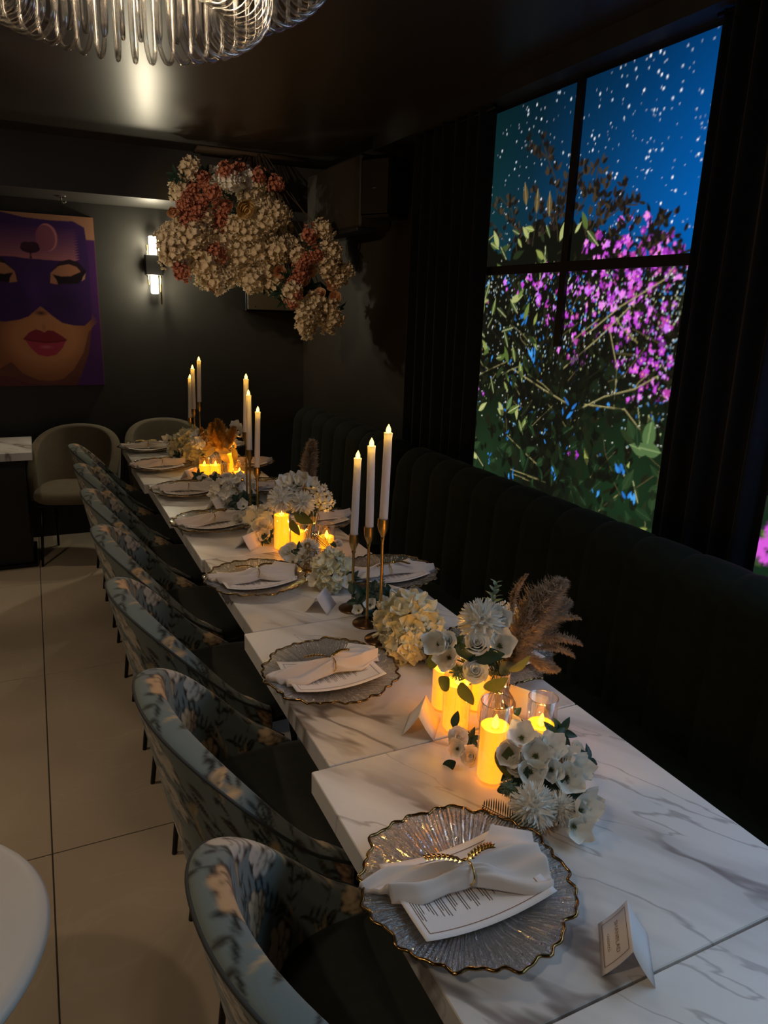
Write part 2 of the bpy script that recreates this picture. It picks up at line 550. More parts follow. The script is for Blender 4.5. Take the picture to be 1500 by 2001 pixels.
def sample(img, u, v):
    ny, nx = img.shape[:2]
    x = np.clip(u * nx - .5, 0, nx - 1.001); y = np.clip(v * ny - .5, 0, ny - 1.001)
    i = x.astype(int); j = y.astype(int); fx = (x - i)[..., None]; fy = (y - j)[..., None]
    i2 = np.minimum(i + 1, nx - 1); j2 = np.minimum(j + 1, ny - 1)
    return (img[j, i] * (1 - fx) + img[j, i2] * fx) * (1 - fy) + (img[j2, i] * (1 - fx) + img[j2, i2] * fx) * fy
def set_print(me, cols):
    at = me.color_attributes.new('print', 'FLOAT_COLOR', 'POINT')
    c = np.ones((len(me.vertices), 4), np.float32); c[:, :3] = cols
    at.data.foreach_set('color', c.ravel())
def grid_mesh(name, nx, ny, fn, mat):
    me = bpy.data.meshes.new(name)
    u, v = np.meshgrid(np.arange(nx) / (nx - 1), np.arange(ny) / (ny - 1))
    P = fn(u, v).reshape(-1, 3).astype(np.float32)
    idx = np.arange(nx * ny).reshape(ny, nx)
    F = np.stack([idx[:-1, :-1], idx[:-1, 1:], idx[1:, 1:], idx[1:, :-1]], -1).reshape(-1, 4)
    me.vertices.add(len(P)); me.vertices.foreach_set('co', P.ravel())
    me.loops.add(F.size); me.loops.foreach_set('vertex_index', F.ravel().astype(np.int32))
    me.polygons.add(len(F))
    me.polygons.foreach_set('loop_start', np.arange(0, F.size, 4, dtype=np.int32))
    try:
        me.polygons.foreach_set('loop_total', np.full(len(F), 4, dtype=np.int32))
    except Exception:
        pass
    me.update(calc_edges=True); me.validate()
    me.materials.append(mat)
    return me, u.ravel(), v.ravel()

# ------------------------------------------------------------------ room shell
XW, YW, ZC = 1.92, 5.5, 2.57
XL, YN = -3.2, -2.2
floor = build('floor', MB().box(XL, XW, YN, YW, -.12, -.004), M['grout'], smooth=False)
tag(floor, 'beige stone tiled floor with thin dark joints', None, kind='structure')
tw, th = 1.2, 1.22
xs = [x for x in np.arange(-.085 - 3 * tw, XW + tw, tw)]
ys = [y for y in np.arange(2.09 - 4 * th, YW + th, th)]
for i in range(len(xs) - 1):
    for j in range(len(ys) - 1):
        a, b = max(xs[i], XL) + .002, min(xs[i + 1], XW) - .002
        c, d = max(ys[j], YN) + .002, min(ys[j + 1], YW) - .002
        if b - a < .02 or d - c < .02: continue
        build('floor_tile', MB().bbox(a, b, c, d, -.004, 0, .0012), M['tile'], floor, smooth=False)
def struct(name, mb, mat, label, sharp=None, smooth=False):
    return tag(build(name, mb, mat, None, smooth, sharp=sharp), label, None, kind='structure')
struct('ceiling', MB().box(XL, XW, YN, YW, ZC, ZC + .1), M['ceiling'], 'dark satin ceiling with a soft sheen')
struct('wall_back', MB().box(XL, XW, YW, YW + .1, -.004, ZC), M['wall_black'], 'matte black end wall carrying the art print and sconce')
struct('wall_right', MB().box(XW, XW + .1, YN, YW + .1, -.004, ZC), M['wall_brown'], 'dark brown wall with the curtained windows')
struct('wall_left', MB().box(XL - .1, XL, YN, YW + .1, -.004, ZC), M['wall_brown'], 'dark brown wall opposite the windows')
struct('wall_front', MB().box(XL - .1, XW + .1, YN - .1, YN, -.004, ZC), M['wall_brown'], 'dark brown wall opposite the end wall')
struct('trim_1', MB().box(XL, XW, 5.0, YW, 2.272, ZC), M['soffit'], 'dark boxed soffit running along the end wall under the ceiling')
struct('trim_2', MB().box(1.80, XW, YN, 4.0, 2.50, ZC), M['wall_black'], 'dark curtain box along the ceiling above the windows')

# ------------------------------------------------------------------ windows: backlit garden prints
def ray(px, py):
    return RM.T @ np.array([(px - 750) / F_PX, (py - 1000.5) / F_PX, 1.])
WX = 1.895
def wpt(px, py):
    d = ray(px, py); t = WX / d[0]
    return t * d[1], CAM_H + t * d[2]
def paint_window(Y0, Y1, Z0, Z1, seed, full=True, res=.0036):
    # canvas x runs from the far jamb (Y1) to the near jamb (Y0)
    rnd = random.Random(seed)
    c = Canvas(Y1 - Y0, Z1 - Z0, res, (10, 30, 50))
    w, h = c.w, c.h
    X = (c.X / w)[None, :]; Yv = (c.Y / h)[:, None]
    def grad(stops, t):
        t = np.clip(t, 0, 1)
        xs_ = [q[0] for q in stops]; cs = [lin(q[1]) for q in stops]
        return np.stack([np.interp(t, xs_, [k[i] for k in cs]) for i in range(3)], -1)
    hor = grad([(0, (16, 50, 44)), (.3, (14, 44, 60)), (.55, (8, 62, 108)), (.8, (4, 84, 158)), (1, (4, 98, 182))], X * .9 + .12 * (1 - Yv))
    top = np.clip((Yv - .72) / .28, 0, 1)[..., None] * np.ones_like(hor)
    c.a[:] = hor * (1 - .55 * top)
    def q(px, py):
        y, z = wpt(px, py)
        return Y1 - y, z - Z0
    # stars
    for k in range(760):
        sx = w * (rnd.random() ** .7); sy = h * (.45 + .55 * rnd.random())
        r = rnd.choice([.0014, .0014, .0018, .0022, .003, .0042])
        b = rnd.uniform(.5, 1)
        c.ell(sx, sy, r, r, (170 + 85 * b, 200 + 55 * b, 235 + 20 * b), alpha=.5 + .5 * b)
    # dark shrub mass
    mass = [(900, 1200), (905, 640), (935, 560), (960, 470), (990, 500), (1020, 455), (1060, 430), (1110, 430), (1150, 440), (1190, 455), (1230, 490), (1270, 520), (1330, 500), (1345, 560), (1340, 1300)]
    pm = []
    for (a, b), (a2, b2) in zip(mass[:-1], mass[1:]):
        for k in range(8):
            t = k / 8
            pm.append(q(a + (a2 - a) * t + rnd.uniform(-9, 9), b + (b2 - b) * t + rnd.uniform(-14, 14)))
    c.poly(pm, (17, 17, 12))
    if full:
        # soft green glow low in the shrub
        g0 = q(950, 900); c.ell(g0[0], g0[1], .35, .40, (30, 52, 30), soft=.9, alpha=.8)
        g0 = q(1215, 960); c.ell(g0[0], g0[1], .40, .42, (26, 50, 28), soft=.9, alpha=.8)
    # blue gaps
    gaps = 150
    for k in range(gaps):
        px = rnd.uniform(915, 1335); py = rnd.triangular(500, 960, 540)
        y, z = q(px, py)
        for _ in range(rnd.randint(1, 4)):
            y2, z2 = y + rnd.gauss(0, .016), z + rnd.gauss(0, .026)
            c.leaf(y2, z2, rnd.uniform(.2, 2.9), rnd.uniform(.008, .032), rnd.uniform(.004, .012), rnd.choice([(40, 110, 190), (60, 140, 215), (20, 90, 170), (120, 170, 210)]))
    # magenta flower masses
    spots = [(1250, 465, 60), (1180, 520, 80), (1290, 520, 60), (1090, 560, 60), (1040, 545, 26), (1000, 560, 22), (1170, 600, 70), (1260, 600, 70), (1230, 670, 70), (1270, 640, 50), (1275, 720, 50), (1100, 640, 40), (930, 590, 25), (920, 770, 25), (1120, 690, 30), (1150, 560, 60), (1210, 550, 70), (1300, 480, 40), (1280, 760, 30), (1120, 880, 12), (1240, 780, 14)]
    for (px, py, rr) in spots:
        for k in range(int(rr * (.55 if py < 540 else .42))):
            a = rnd.random() * 6.28; r = rr * rnd.random() ** .5
            y, z = q(px + r * math.cos(a), py + r * math.sin(a) * .8)
            col = rnd.choice([(190, 70, 205), (215, 95, 220), (160, 50, 185), (225, 130, 225), (170, 60, 150), (120, 40, 140), (205, 120, 235)])
            rad = rnd.uniform(.006, .019)
            c.flower(y, z, rad, col, 5, (240, 170, 90) if rnd.random() < .4 else None, rnd)
        for k in range(int(rr * (.5 if py < 540 else 1.0))):
            a = rnd.random() * 6.28; r = rr * 1.15 * rnd.random() ** .5
            y, z = q(px + r * math.cos(a), py + r * math.sin(a))
            c.leaf(y, z, rnd.random() * 6.28, rnd.uniform(.015, .045), rnd.uniform(.008, .020), rnd.choice([(18, 16, 12), (24, 22, 15), (34, 34, 20)]))
    # shade of leaves and stalks in front of the flowers
    for k in range(420):
        px = rnd.choice([rnd.uniform(910, 1345), rnd.gauss(1060, 60)]); py = rnd.triangular(500, 1050, 690)
        y, z = q(px, py)
        c.leaf(y, z, PI / 2 + rnd.uniform(-1.0, 1.0), rnd.uniform(.03, .09), rnd.uniform(.012, .030), rnd.choice([(17, 16, 11), (22, 21, 14), (28, 30, 18)]))
    # fine specks of light through the leaves
    for k in range(1000):
        px = rnd.uniform(910, 1335); py = rnd.triangular(500, 920, 560)
        y, z = q(px, py)
        c.leaf(y, z, rnd.uniform(0, 3.1), rnd.uniform(.003, .013), rnd.uniform(.002, .006), rnd.choice([(220, 225, 200), (180, 190, 130), (235, 240, 235), (120, 110, 70), (150, 190, 215)]))
    # twigs
    def twig(p, col, wd):
        c.line([q(*a) for a in p], wd, col)
    for p in ([(1130, 800), (1180, 775), (1240, 760), (1285, 735)], [(1150, 650), (1210, 600), (1300, 545), (1330, 500)], [(1100, 720), (1170, 660), (1230, 600)], [(1000, 720), (1060, 760), (1110, 790)], [(1190, 640), (1205, 720), (1200, 780)], [(1140, 790), (1220, 800), (1250, 840)]):
        twig(p, (158, 148, 100), .0042)
    for k in range(70):
        px = rnd.uniform(915, 1320); py = rnd.uniform(560, 1020); a = rnd.uniform(-1.2, 1.2) + (PI / 2 if rnd.random() < .6 else 0)
        l1 = rnd.uniform(20, 80)
        twig([(px, py), (px + l1 * .5 * math.cos(a) + rnd.uniform(-5, 5), py + l1 * .5 * math.sin(a)), (px + l1 * math.cos(a), py + l1 * math.sin(a))], rnd.choice([(150, 140, 90), (90, 80, 50), (35, 32, 22), (30, 30, 20)]), rnd.uniform(.0015, .0035))
    # bud branches against the sky
    def buds(p):
        c.line([q(*a) for a in p], .0055, (52, 44, 30))
        for (a, b), (a2, b2) in zip(p[:-1], p[1:]):
            n = max(2, int(math.hypot(a2 - a, b2 - b) / 8))
            for k in range(n):
                t = (k + rnd.random()) / n
                px, py = a + (a2 - a) * t + rnd.uniform(-14, 14), b + (b2 - b) * t + rnd.uniform(-10, 10)
                y, z = q(px, py)
                for m_ in range(3):
                    c.leaf(y, z - .004, PI / 2 + rnd.uniform(-1.1, 1.1), rnd.uniform(.022, .042), rnd.uniform(.012, .019), rnd.choice([(26, 22, 18), (40, 32, 26), (60, 50, 36), (22, 20, 18)]))
    for p in ([(1095, 430), (1085, 350), (1070, 310), (1035, 275)], [(1070, 310), (1060, 275)], [(1125, 420), (1165, 350), (1170, 315)], [(1110, 400), (1140, 330), (1150, 310)], [(1010, 500), (1000, 410), (975, 385)], [(1000, 430), (960, 400)], [(1040, 480), (1050, 400), (1045, 360)], [(1160, 440), (1200, 390), (1225, 360)], [(1180, 430), (1220, 400), (1245, 400)], [(1120, 380), (1110, 340)], [(1150, 470), (1170, 400), (1190, 350)], [(1240, 520), (1290, 440), (1310, 415)], [(1275, 480), (1310, 460)], [(1060, 460), (1100, 400), (1135, 345)], [(985, 470), (965, 440)], [(1090, 470), (1085, 400)], [(1190, 470), (1230, 430), (1240, 410)]):
        buds(p)
    for (px, py) in ((1030, 375), (1050, 390), (1075, 395)):
        y, z = q(px, py)
        c.leaf(y, z - .05, 1.5 + rnd.uniform(-.5, .5), .09, .035, (88, 72, 46), rib=(150, 140, 90))
    # lit leaves
    lv = [(950, 460), (945, 430), (965, 490), (940, 500), (1000, 520), (1040, 470), (1055, 450), (1070, 480), (1050, 500), (1120, 440), (1140, 445), (1105, 465), (1025, 455), (1060, 520), (950, 540), (975, 530), (1010, 540), (935, 610), (940, 640), (955, 600), (930, 625), (960, 580), (975, 600), (1000, 590), (1020, 590), (965, 690), (980, 660), (975, 720), (990, 750), (970, 770), (1000, 760), (1005, 790), (960, 740), (985, 815), (945, 790), (1030, 640), (1035, 660), (1000, 700), (950, 690), (1010, 850), (1020, 830), (1265, 810), (1258, 840), (1240, 880), (1262, 880), (1250, 830), (1225, 945), (1235, 980), (1240, 1040), (1255, 1045), (1245, 1010), (1200, 930), (1150, 920), (1010, 700), (920, 900), (930, 920), (1040, 960)]
    for (px, py) in lv:
        for _ in range(2 if px < 1080 and 560 < py < 820 or py < 530 else 1):
            y, z = q(px + rnd.uniform(-14, 14), py + rnd.uniform(-16, 16))
            big = rnd.uniform(.6, 1.2)
            col = rnd.choice([(132, 142, 72), (104, 120, 58), (80, 98, 46), (160, 166, 104), (58, 74, 38), (40, 52, 28), (34, 44, 24)])
            c.leaf(y, z, rnd.choice([rnd.uniform(.2, 1.4), rnd.uniform(1.6, 2.9), rnd.uniform(-1.6, -.4)]), .075 * big, .026 * big, col, rib=(205, 208, 150) if rnd.random() < .4 else None)
    for (px, py, an, ln, wd) in ((1265, 885, PI - .15, .09, .05), (1262, 880, 1.5, .12, .06), (1000, 1000, .5, .05, .03), (990, 800, 1.1, .07, .03), (1290, 885, PI, .1, .05)):
        y, z = q(px, py)
        c.leaf(y, z, an, ln, wd, (78, 104, 62), rib=(120, 140, 92))
    for k in range(70):
        px = rnd.uniform(915, 1290); py = rnd.uniform(820, 1060)
        y, z = q(px, py)
        c.leaf(y, z, rnd.uniform(.2, 2.9), rnd.uniform(.05, .11), rnd.uniform(.02, .045), rnd.choice([(26, 44, 26), (32, 52, 30), (22, 36, 22), (40, 60, 34)]), rib=(52, 70, 42))
    # dark cores again in the lower middle
    for k in range(240):
        px = rnd.gauss(1090, 70); py = rnd.uniform(700, 1040)
        y, z = q(px, py)
        c.leaf(y, z, rnd.random() * 6.28, rnd.uniform(.03, .09), rnd.uniform(.02, .05), rnd.choice([(16, 17, 11), (20, 22, 14), (26, 34, 20)]), alpha=.8)
    for (px, py, s_) in ((1105, 1010, 1), (1145, 1020, .7), (1215, 920, .9), (1080, 930, .6), (1000, 930, .8), (1110, 800, 1.1), (1230, 980, .9), (1165, 970, .5), (1040, 700, .9), (1060, 850, .5), (1020, 620, 1)):
        y, z = q(px, py)
        for k in range(5):
            c.leaf(y + rnd.gauss(0, .012), z + rnd.gauss(0, .025) * s_, PI / 2 + rnd.uniform(-.9, .9), rnd.uniform(.02, .05) * s_, rnd.uniform(.008, .018) * s_, rnd.choice([(50, 125, 200), (70, 150, 220), (40, 105, 180)]))
    return c.done()
M['window_print'] = attrmat('backlit_garden_print', emission=1.18)
def window(n, Y0, Y1, Z0, Z1, img, label, step=.0036):
    w = tag(build('window_%d' % n, MB().box(XW - .012, XW - .001, Y0 - .03, Y1 + .03, Z0 - .03, Z1 + .02), M['black'], smooth=False), label, None, kind='structure')
    nx, ny = int((Y1 - Y0) / step), int((Z1 - Z0) / step)
    me, u, v = grid_mesh('backlit_panel', nx, ny, lambda u, v: np.stack([WX + 0 * u, Y1 - (Y1 - Y0) * u, Z0 + (Z1 - Z0) * v], -1), M['window_print'])
    set_print(me, sample(img, u, v))
    o = ob('backlit_panel', me, w)
    o['label'] = 'backlit print of a starry sky over a flowering shrub'
    return w
IMG1 = paint_window(1.55, 3.12, .72, 2.48, 7)
win1 = window(1, 1.55, 3.12, .72, 2.48, IMG1, 'tall backlit window showing a starry blue sky and purple flowering shrub')
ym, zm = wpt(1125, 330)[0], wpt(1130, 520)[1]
build('frame_shadow_bar', MB().box(1.878, 1.892, ym - .018, ym + .018, zm - .3, 2.48), M['black'], win1, smooth=False)  # dark bars standing in for the window frame's shadow on the backlit print
build('frame_shadow_bar', MB().box(1.877, 1.892, 1.55, 3.12, zm - .018, zm + .018), M['black'], win1, smooth=False)
# neighbouring window beyond the curtain
rnd2 = random.Random(3)
c2 = Canvas(1.3, 1.76, .006, (20, 40, 24))
for k in range(500):
    x, y = rnd2.uniform(0, 1.3), rnd2.uniform(.55, 1.3)
    c2.flower(x, y, rnd2.uniform(.01, .03), rnd2.choice([(190, 70, 205), (215, 95, 220), (160, 50, 185), (225, 130, 225)]), 5, None, rnd2)
c2.poly([(0, .40), (1.3, .40), (1.3, .46), (0, .46)], (28, 40, 26))
for k in range(60):
    x, y = rnd2.uniform(0, 1.3), rnd2.uniform(.12, .35)
    c2.leaf(x, y, rnd2.uniform(.3, 2.8), .07, .03, rnd2.choice([(95, 118, 52), (52, 70, 36), (150, 160, 75)]))
    c2.flower(rnd2.uniform(0, 1.3), rnd2.uniform(.25, .36), .02, (200, 80, 205), 5, None, rnd2)
for k in range(25):
    c2.flower(rnd2.uniform(0, .16), rnd2.uniform(.26, .33), .018, (205, 85, 205), 5, None, rnd2)
win2 = window(2, .05, 1.38, .72, 2.48, c2.done(), 'backlit garden window mostly behind the curtain, beside the first window', .008)
build('frame_shadow_bar', MB().box(1.877, 1.892, .05, 1.38, 1.17, 1.21), M['black'], win2, smooth=False)  # frame shadow across this print, again built as a dark bar

# curtains
def curtain(y0, y1, z0, z1, label, folds, amp=.022, lean=0):
    n = int(folds * 14); nz = 10
    mb = MB(); v = []; f = []
    for j in range(nz + 1):
        t = j / nz
        z = z0 + (z1 - z0) * t
        for i in range(n + 1):
            s = i / n
            y = y0 + (y1 - y0) * s + .006 * math.sin(7 * s + 3 * t)
            x = 1.840 + amp * math.sin(2 * PI * folds * s + .5 * math.sin(2.1 * t + 5 * s)) + .006 * math.sin(17 * s + 2 * t)
            v.append((x, y, z))
    m = len(v)
    v += [(a + .003, b, c) for a, b, c in v]
    W = n + 1
    for j in range(nz):
        for i in range(n):
            a = j * W + i
            f.append((a, a + 1, a + W + 1, a + W))
            f.append((m + a, m + a + W, m + a + W + 1, m + a + 1))
    for j in range(nz):
        a = j * W; f.append((a, a + W, m + a + W, m + a)); a += n; f.append((a, m + a, m + a + W, a + W))
    mb.add(v, f)
    t = thing('curtain', label, 'curtain', (0, 0, 0), 0, 'dark velvet curtains at the windows')
    build('drape', mb, M['curtain'], t)
    build('curtain_rail', MB().tube([(1.84, y0 - .02, z1 - .01), (1.84, y1 + .02, z1 - .01)], .008), M['black_metal'], t)
    return t
curtain(2.86, 3.55, .06, 2.495, 'dark velvet curtain hanging between the starry window and the wall speaker', 7)
curtain(1.315, 1.70, .06, 2.495, 'dark velvet curtain hanging between the two backlit windows', 4.5)

# ------------------------------------------------------------------ banquette
def banquette(y0, y1, label, n):
    t = thing('banquette', label, 'bench', (1.45, (y0 + y1) / 2, 0), 0, 'channelled banquettes along the window wall')
    hy = (y1 - y0) / 2
    build('base', MB().bbox(-.20, .33, -hy + .02, hy - .02, .0, .20, .01), M['black'], t, smooth=False)
    build('seat_cushion', MB().bbox(-.26, .16, -hy, hy, .20, .46, .035), M['velvet_green'], t, sharp=30)
    w = 2 * hy / n
    # one upholstered channel, rounded over the top
    prof = []
    for k in range(13):
        q = PI * k / 12
        prof.append((.225 - .095 * math.cos(q), .905 + .095 * math.sin(q)))
    def channel(end):
        mb = MB(); v = []; f = []
        nw = 8
        for i in range(nw + 1):
            s = i / nw * 2 - 1
            puff = .009 * (1 - s ** 4)
            drop = 0
            if end:
                e = max(0, (s * end + .0))
                drop = .10 * (1 - math.sqrt(max(0, 1 - min(1, e) ** 2.5)))
            ring = [(.10 - puff + .01, .44), (.112 - puff, .60), (.122 - puff, .76)]
            for (x, z) in prof:
                ring.append((.225 + (x - .225) * (1 + puff / .095) - 0, .905 + (z - .905) * (1 + puff / .12) - drop))
            ring += [(.32 + puff * .3, .7), (.32, .2)]
            for (x, z) in ring:
                v.append((x, s * w / 2, z))
        m = len(ring)
        for i in range(nw):
            for k in range(m - 1):
                a = i * m + k
                f.append((a, a + 1, a + m + 1, a + m))
        f.append(tuple(range(m))); f.append(tuple(nw * m + k for k in range(m))[::-1])
        mb.add(v, f)
        return mb.mesh('back_channel', M['velvet_green'], True, True)
    mid = channel(0); e0 = channel(-1); e1 = channel(1)
    for me in (mid, e0, e1): smooth_angle(me, 50)
    for i in range(n):
        ob('back_channel', e0 if i == 0 else e1 if i == n - 1 else mid, t, (0, -hy + w * (i + .5), 0))
banquette(-.9, 3.14, 'long dark green velvet channelled banquette below the starry window', 23)
banquette(3.22, 4.74, 'short dark green velvet channelled banquette by the end wall corner', 8)

# ------------------------------------------------------------------ dining tables
joints = [(-.08, .553, .412), (.557, 1.181, .43), (1.185, 1.853, .47), (1.857, 2.511, .497), (2.515, 3.103, .486), (3.107, 3.75, .47), (3.754, 4.30, .45), (4.304, 4.86, .462)]
tl = ['set with a place card only', 'holding the front posy', 'under the first flower vase', 'under the cream hydrangeas', 'under the pampas vase', 'under the middle taper candles', 'under the gold bouquet', 'against the end chair']
for i, (y0, y1, x0) in enumerate(joints):
    x1 = 1.107
    cx, cy = (x0 + x1) / 2, (y0 + y1) / 2
    t = thing('dining_table', 'white marble top table, %s from the end wall, in the long row' % ORD[7 - i], 'table', (cx, cy, 0), 0, 'marble tables pushed together in a row')
    hx, hy = (x1 - x0) / 2, (y1 - y0) / 2
    build('tabletop', MB().bbox(-hx, hx, -hy, hy, .70, .75, .0018), M['marble'], t, smooth=False)
    build('column', MB().lathe([(.032, .02), (.032, .66), (.09, .68), (.09, .70)], 20), M['black_metal'], t, sharp=40)
    b = MB()
    for k in range(4):
        a = PI / 4 + k * PI / 2
        d = Vector((math.cos(a), math.sin(a), 0)); n = Vector((-d.y, d.x, 0))
        pts = []
        for (r, h, wd) in ((.0, .055, .035), (.12, .045, .03), (.30, .02, .022)):
            pts += [d * r + n * wd + Vector((0, 0, h)), d * r - n * wd + Vector((0, 0, h))]
        lo = [Vector((p.x, p.y, 0)) for p in pts]
        v = [tuple(p) for p in pts + lo]
        f = [(0, 1, 3, 2), (2, 3, 5, 4), (6, 8, 9, 7), (8, 10, 11, 9), (0, 2, 8, 6), (2, 4, 10, 8), (1, 7, 9, 3), (3, 9, 11, 5), (4, 5, 11, 10), (0, 6, 7, 1)]
        b.add(v, f)
    build('cross_base', b, M['black_metal'], t, smooth=False)

# ------------------------------------------------------------------ tub chairs with floral print
def floral_print(seed=5):
    rnd = random.Random(seed)
    c = Canvas(1.2, .6, .0035, (112, 124, 122))
    for k in range(80):          # dark feathery fronds
        x, y = rnd.uniform(0, 1.2), rnd.uniform(0, .6); a = rnd.uniform(.6, 2.5); L = rnd.uniform(.10, .2)
        p = [(x + L * t * math.cos(a + .5 * t), y + L * t * math.sin(a + .5 * t)) for t in np.linspace(0, 1, 7)]
        c.line(p, .0025, (30, 34, 32))
        for (px, py) in p[1:]:
            for sgn in (-1, 1):
                c.leaf(px, py, a + .3 + sgn * .8, rnd.uniform(.022, .038), .0085, rnd.choice([(28, 31, 30), (36, 38, 34), (22, 24, 24), (52, 50, 40)]))
    for k in range(70):          # broader leaves
        x, y = rnd.uniform(0, 1.2), rnd.uniform(0, .6)
        c.leaf(x, y, rnd.random() * 6.28, rnd.uniform(.04, .075), rnd.uniform(.014, .024), rnd.choice([(34, 38, 34), (58, 54, 42), (44, 50, 48), (26, 28, 26)]), rib=(130, 120, 92))
    for k in range(45):          # pale stroke grasses
        x, y = rnd.uniform(0, 1.2), rnd.uniform(0, .6); a = rnd.uniform(1.0, 2.2)
        for m_ in range(5):
            aa = a + rnd.uniform(-.3, .3)
            c.leaf(x, y, aa, rnd.uniform(.05, .09), .005, rnd.choice([(176, 154, 114), (140, 126, 98), (196, 164, 120)]))
    for k in range(34):          # peonies
        x, y = rnd.uniform(0, 1.2), rnd.uniform(.05, .58); r = rnd.uniform(.026, .05)
        base = rnd.choice([((206, 182, 146), (132, 108, 84)), ((214, 196, 164), (140, 120, 96)), ((190, 156, 118), (112, 84, 62)), ((186, 180, 166), (118, 112, 100))])
        c.ell(x, y, r * 1.12, r, (32, 28, 24))
        for (q, n) in ((1.0, 7), (.72, 6), (.45, 4)):
            a0 = rnd.random() * 6
            for m_ in range(n):
                a = a0 + 2 * PI * m_ / n
                px, py = x + r * q * .6 * math.cos(a), y + r * q * .6 * math.sin(a)
                c.ell(px, py, r * q * .46, r * q * .36, base[1], a)
                c.ell(px - .003, py + .003, r * q * .42, r * q * .30, base[0], a)
                c.line([(x + r * q * .25 * math.cos(a), y + r * q * .25 * math.sin(a)), (px, py)], .0018, base[1])
        c.ell(x, y, r * .12, r * .12, (70, 44, 26))
    return c.done()
FLORAL = floral_print()
M['floral'] = attrmat('floral_woven_print', rough=.75, sheen=.15, spec=.2)

def ztop_at(ang, thm, zt0, ztop, p):
    # rounded top sweeping down to the low arms
    return zt0 + (ztop - zt0) * max(0., math.cos(abs(ang) / math.radians(thm) * PI / 2)) ** p
def shell_mesh(name, mat, img=None, thm=104, zt0=.45, ztop=.82, zb=.40, a=.235, b=.240, th=.062, rec=.20, nu=250, nv=72, off=0.0, p=1.3):
    """curved chair back open towards +x; cross-section loop inner-top-outer-bottom"""
    U = np.linspace(-1, 1, nu)
    ncap = 16
    sec = [('i', v) for v in np.linspace(0, 1, nv)] + [('c', k) for k in np.linspace(0, 1, ncap + 2)[1:-1]] + [('o', v) for v in np.linspace(1, 0, nv)] + [('b', k) for k in np.linspace(0, 1, 4)[1:-1]]
    V = []; C = []
    Ltot = 1.12
    for u in U:
        ang = math.radians(thm) * u
        zt = ztop_at(ang, thm, zt0, ztop, p)
        px, py = -a * math.copysign(abs(math.cos(ang)) ** .85, math.cos(ang)), b * math.copysign(abs(math.sin(ang)) ** .85, math.sin(ang))
        nx, ny = -math.cos(ang), math.sin(ang)
        edge = min(1, (1 - abs(u)) / .05) ** .5 if abs(u) > .95 else 1
        for kind, v in sec:
            if kind == 'c':
                q = PI * v; d = -math.cos(q) * th / 2; z = zt + math.sin(q) ** .7 * th * .32; vv = 1
            elif kind == 'b':
                d = th / 2 - th * v; z = zb; vv = 0
            else:
                d = (-th / 2 if kind == 'i' else th / 2); z = zb + v * (zt - zb); vv = v
            r = rec * (z - zb) * max(.0, .25 + .75 * math.cos(ang))
            d *= (.35 + .65 * edge)
            V.append((px + nx * (d + r), py + ny * (d + r), z))
            s = .5 + ang * (a + b) / 2 / Ltot * 1.0
            # unrolled height: up the inner face, over the roll, down the outer face
            hh = {'i': z - zb, 'c': zt - zb + v * th * 1.3, 'o': zt - zb + th * 1.3 + (zt - z), 'b': 0}[kind] + off
            C.append((s, 1 - abs((hh / .58) % 2 - 1), 0))
    m = len(sec)
    F = []
    for i in range(nu - 1):
        for k in range(m):
            k2 = (k + 1) % m
            F.append((i * m + k, i * m + k2, (i + 1) * m + k2, (i + 1) * m + k))
    F.append(tuple(range(m))[::-1]); F.append(tuple((nu - 1) * m + k for k in range(m)))
    mb = MB(); mb.add(V, F)
    me = mb.mesh(name, mat, True, True)
    if img is not None:
        C = np.array(C)
        u_ = (C[:, 0] + .31 * C[:, 2]) % 1.0
        set_print(me, sample(img, u_, np.clip(C[:, 1], 0, 1)))
    # rim path for the piping, on the outer shoulder of the top roll
    rim = []
    for u in np.linspace(-.97, .97, 60):
        ang = math.radians(thm) * u
        zt = ztop_at(ang, thm, zt0, ztop, p)
        px, py = -a * math.copysign(abs(math.cos(ang)) ** .85, math.cos(ang)), b * math.copysign(abs(math.sin(ang)) ** .85, math.sin(ang))
        nx, ny = -math.cos(ang), math.sin(ang)
        z = zt + .010
        r = rec * (z - zb) * max(.0, .25 + .75 * math.cos(ang)) + th / 2 - .002
        rim.append((px + nx * r, py + ny * r, z))
    return me, rim

def cushion_mesh(name, mat, hx=.235, hy=.235, z0=.40, z1=.485, n=36):
    mb = MB(); prof = []
    for (s, z) in ((.0, z0), (.80, z0), (.93, z0 + .008), (.985, z0 + .024), (1.0, z0 + .045), (.985, z1 - .022), (.93, z1 - .006), (.8, z1), (.4, z1 + .004), (.0, z1 + .006)):
        prof.append((s, z))
    v = []; f = []
    for (s, z) in prof:
        for k in range(n):
            a = 2 * PI * k / n
            c, q = math.cos(a), math.sin(a)
            e = .62
            v.append((s * hx * math.copysign(abs(c) ** e, c), s * hy * math.copysign(abs(q) ** e, q), z))
    for i in range(len(prof) - 1):
        for k in range(n):
            k2 = (k + 1) % n
            f.append((i * n + k, i * n + k2, (i + 1) * n + k2, (i + 1) * n + k))
    mb.add(v, f)
    return mb.mesh(name, mat, True, False)
def leg_mesh(dx, dy, mat):
    return MB().tube([(0, 0, .40), (dx, dy, .0)], [.011, .008], 10).mesh('leg', mat, True, True)

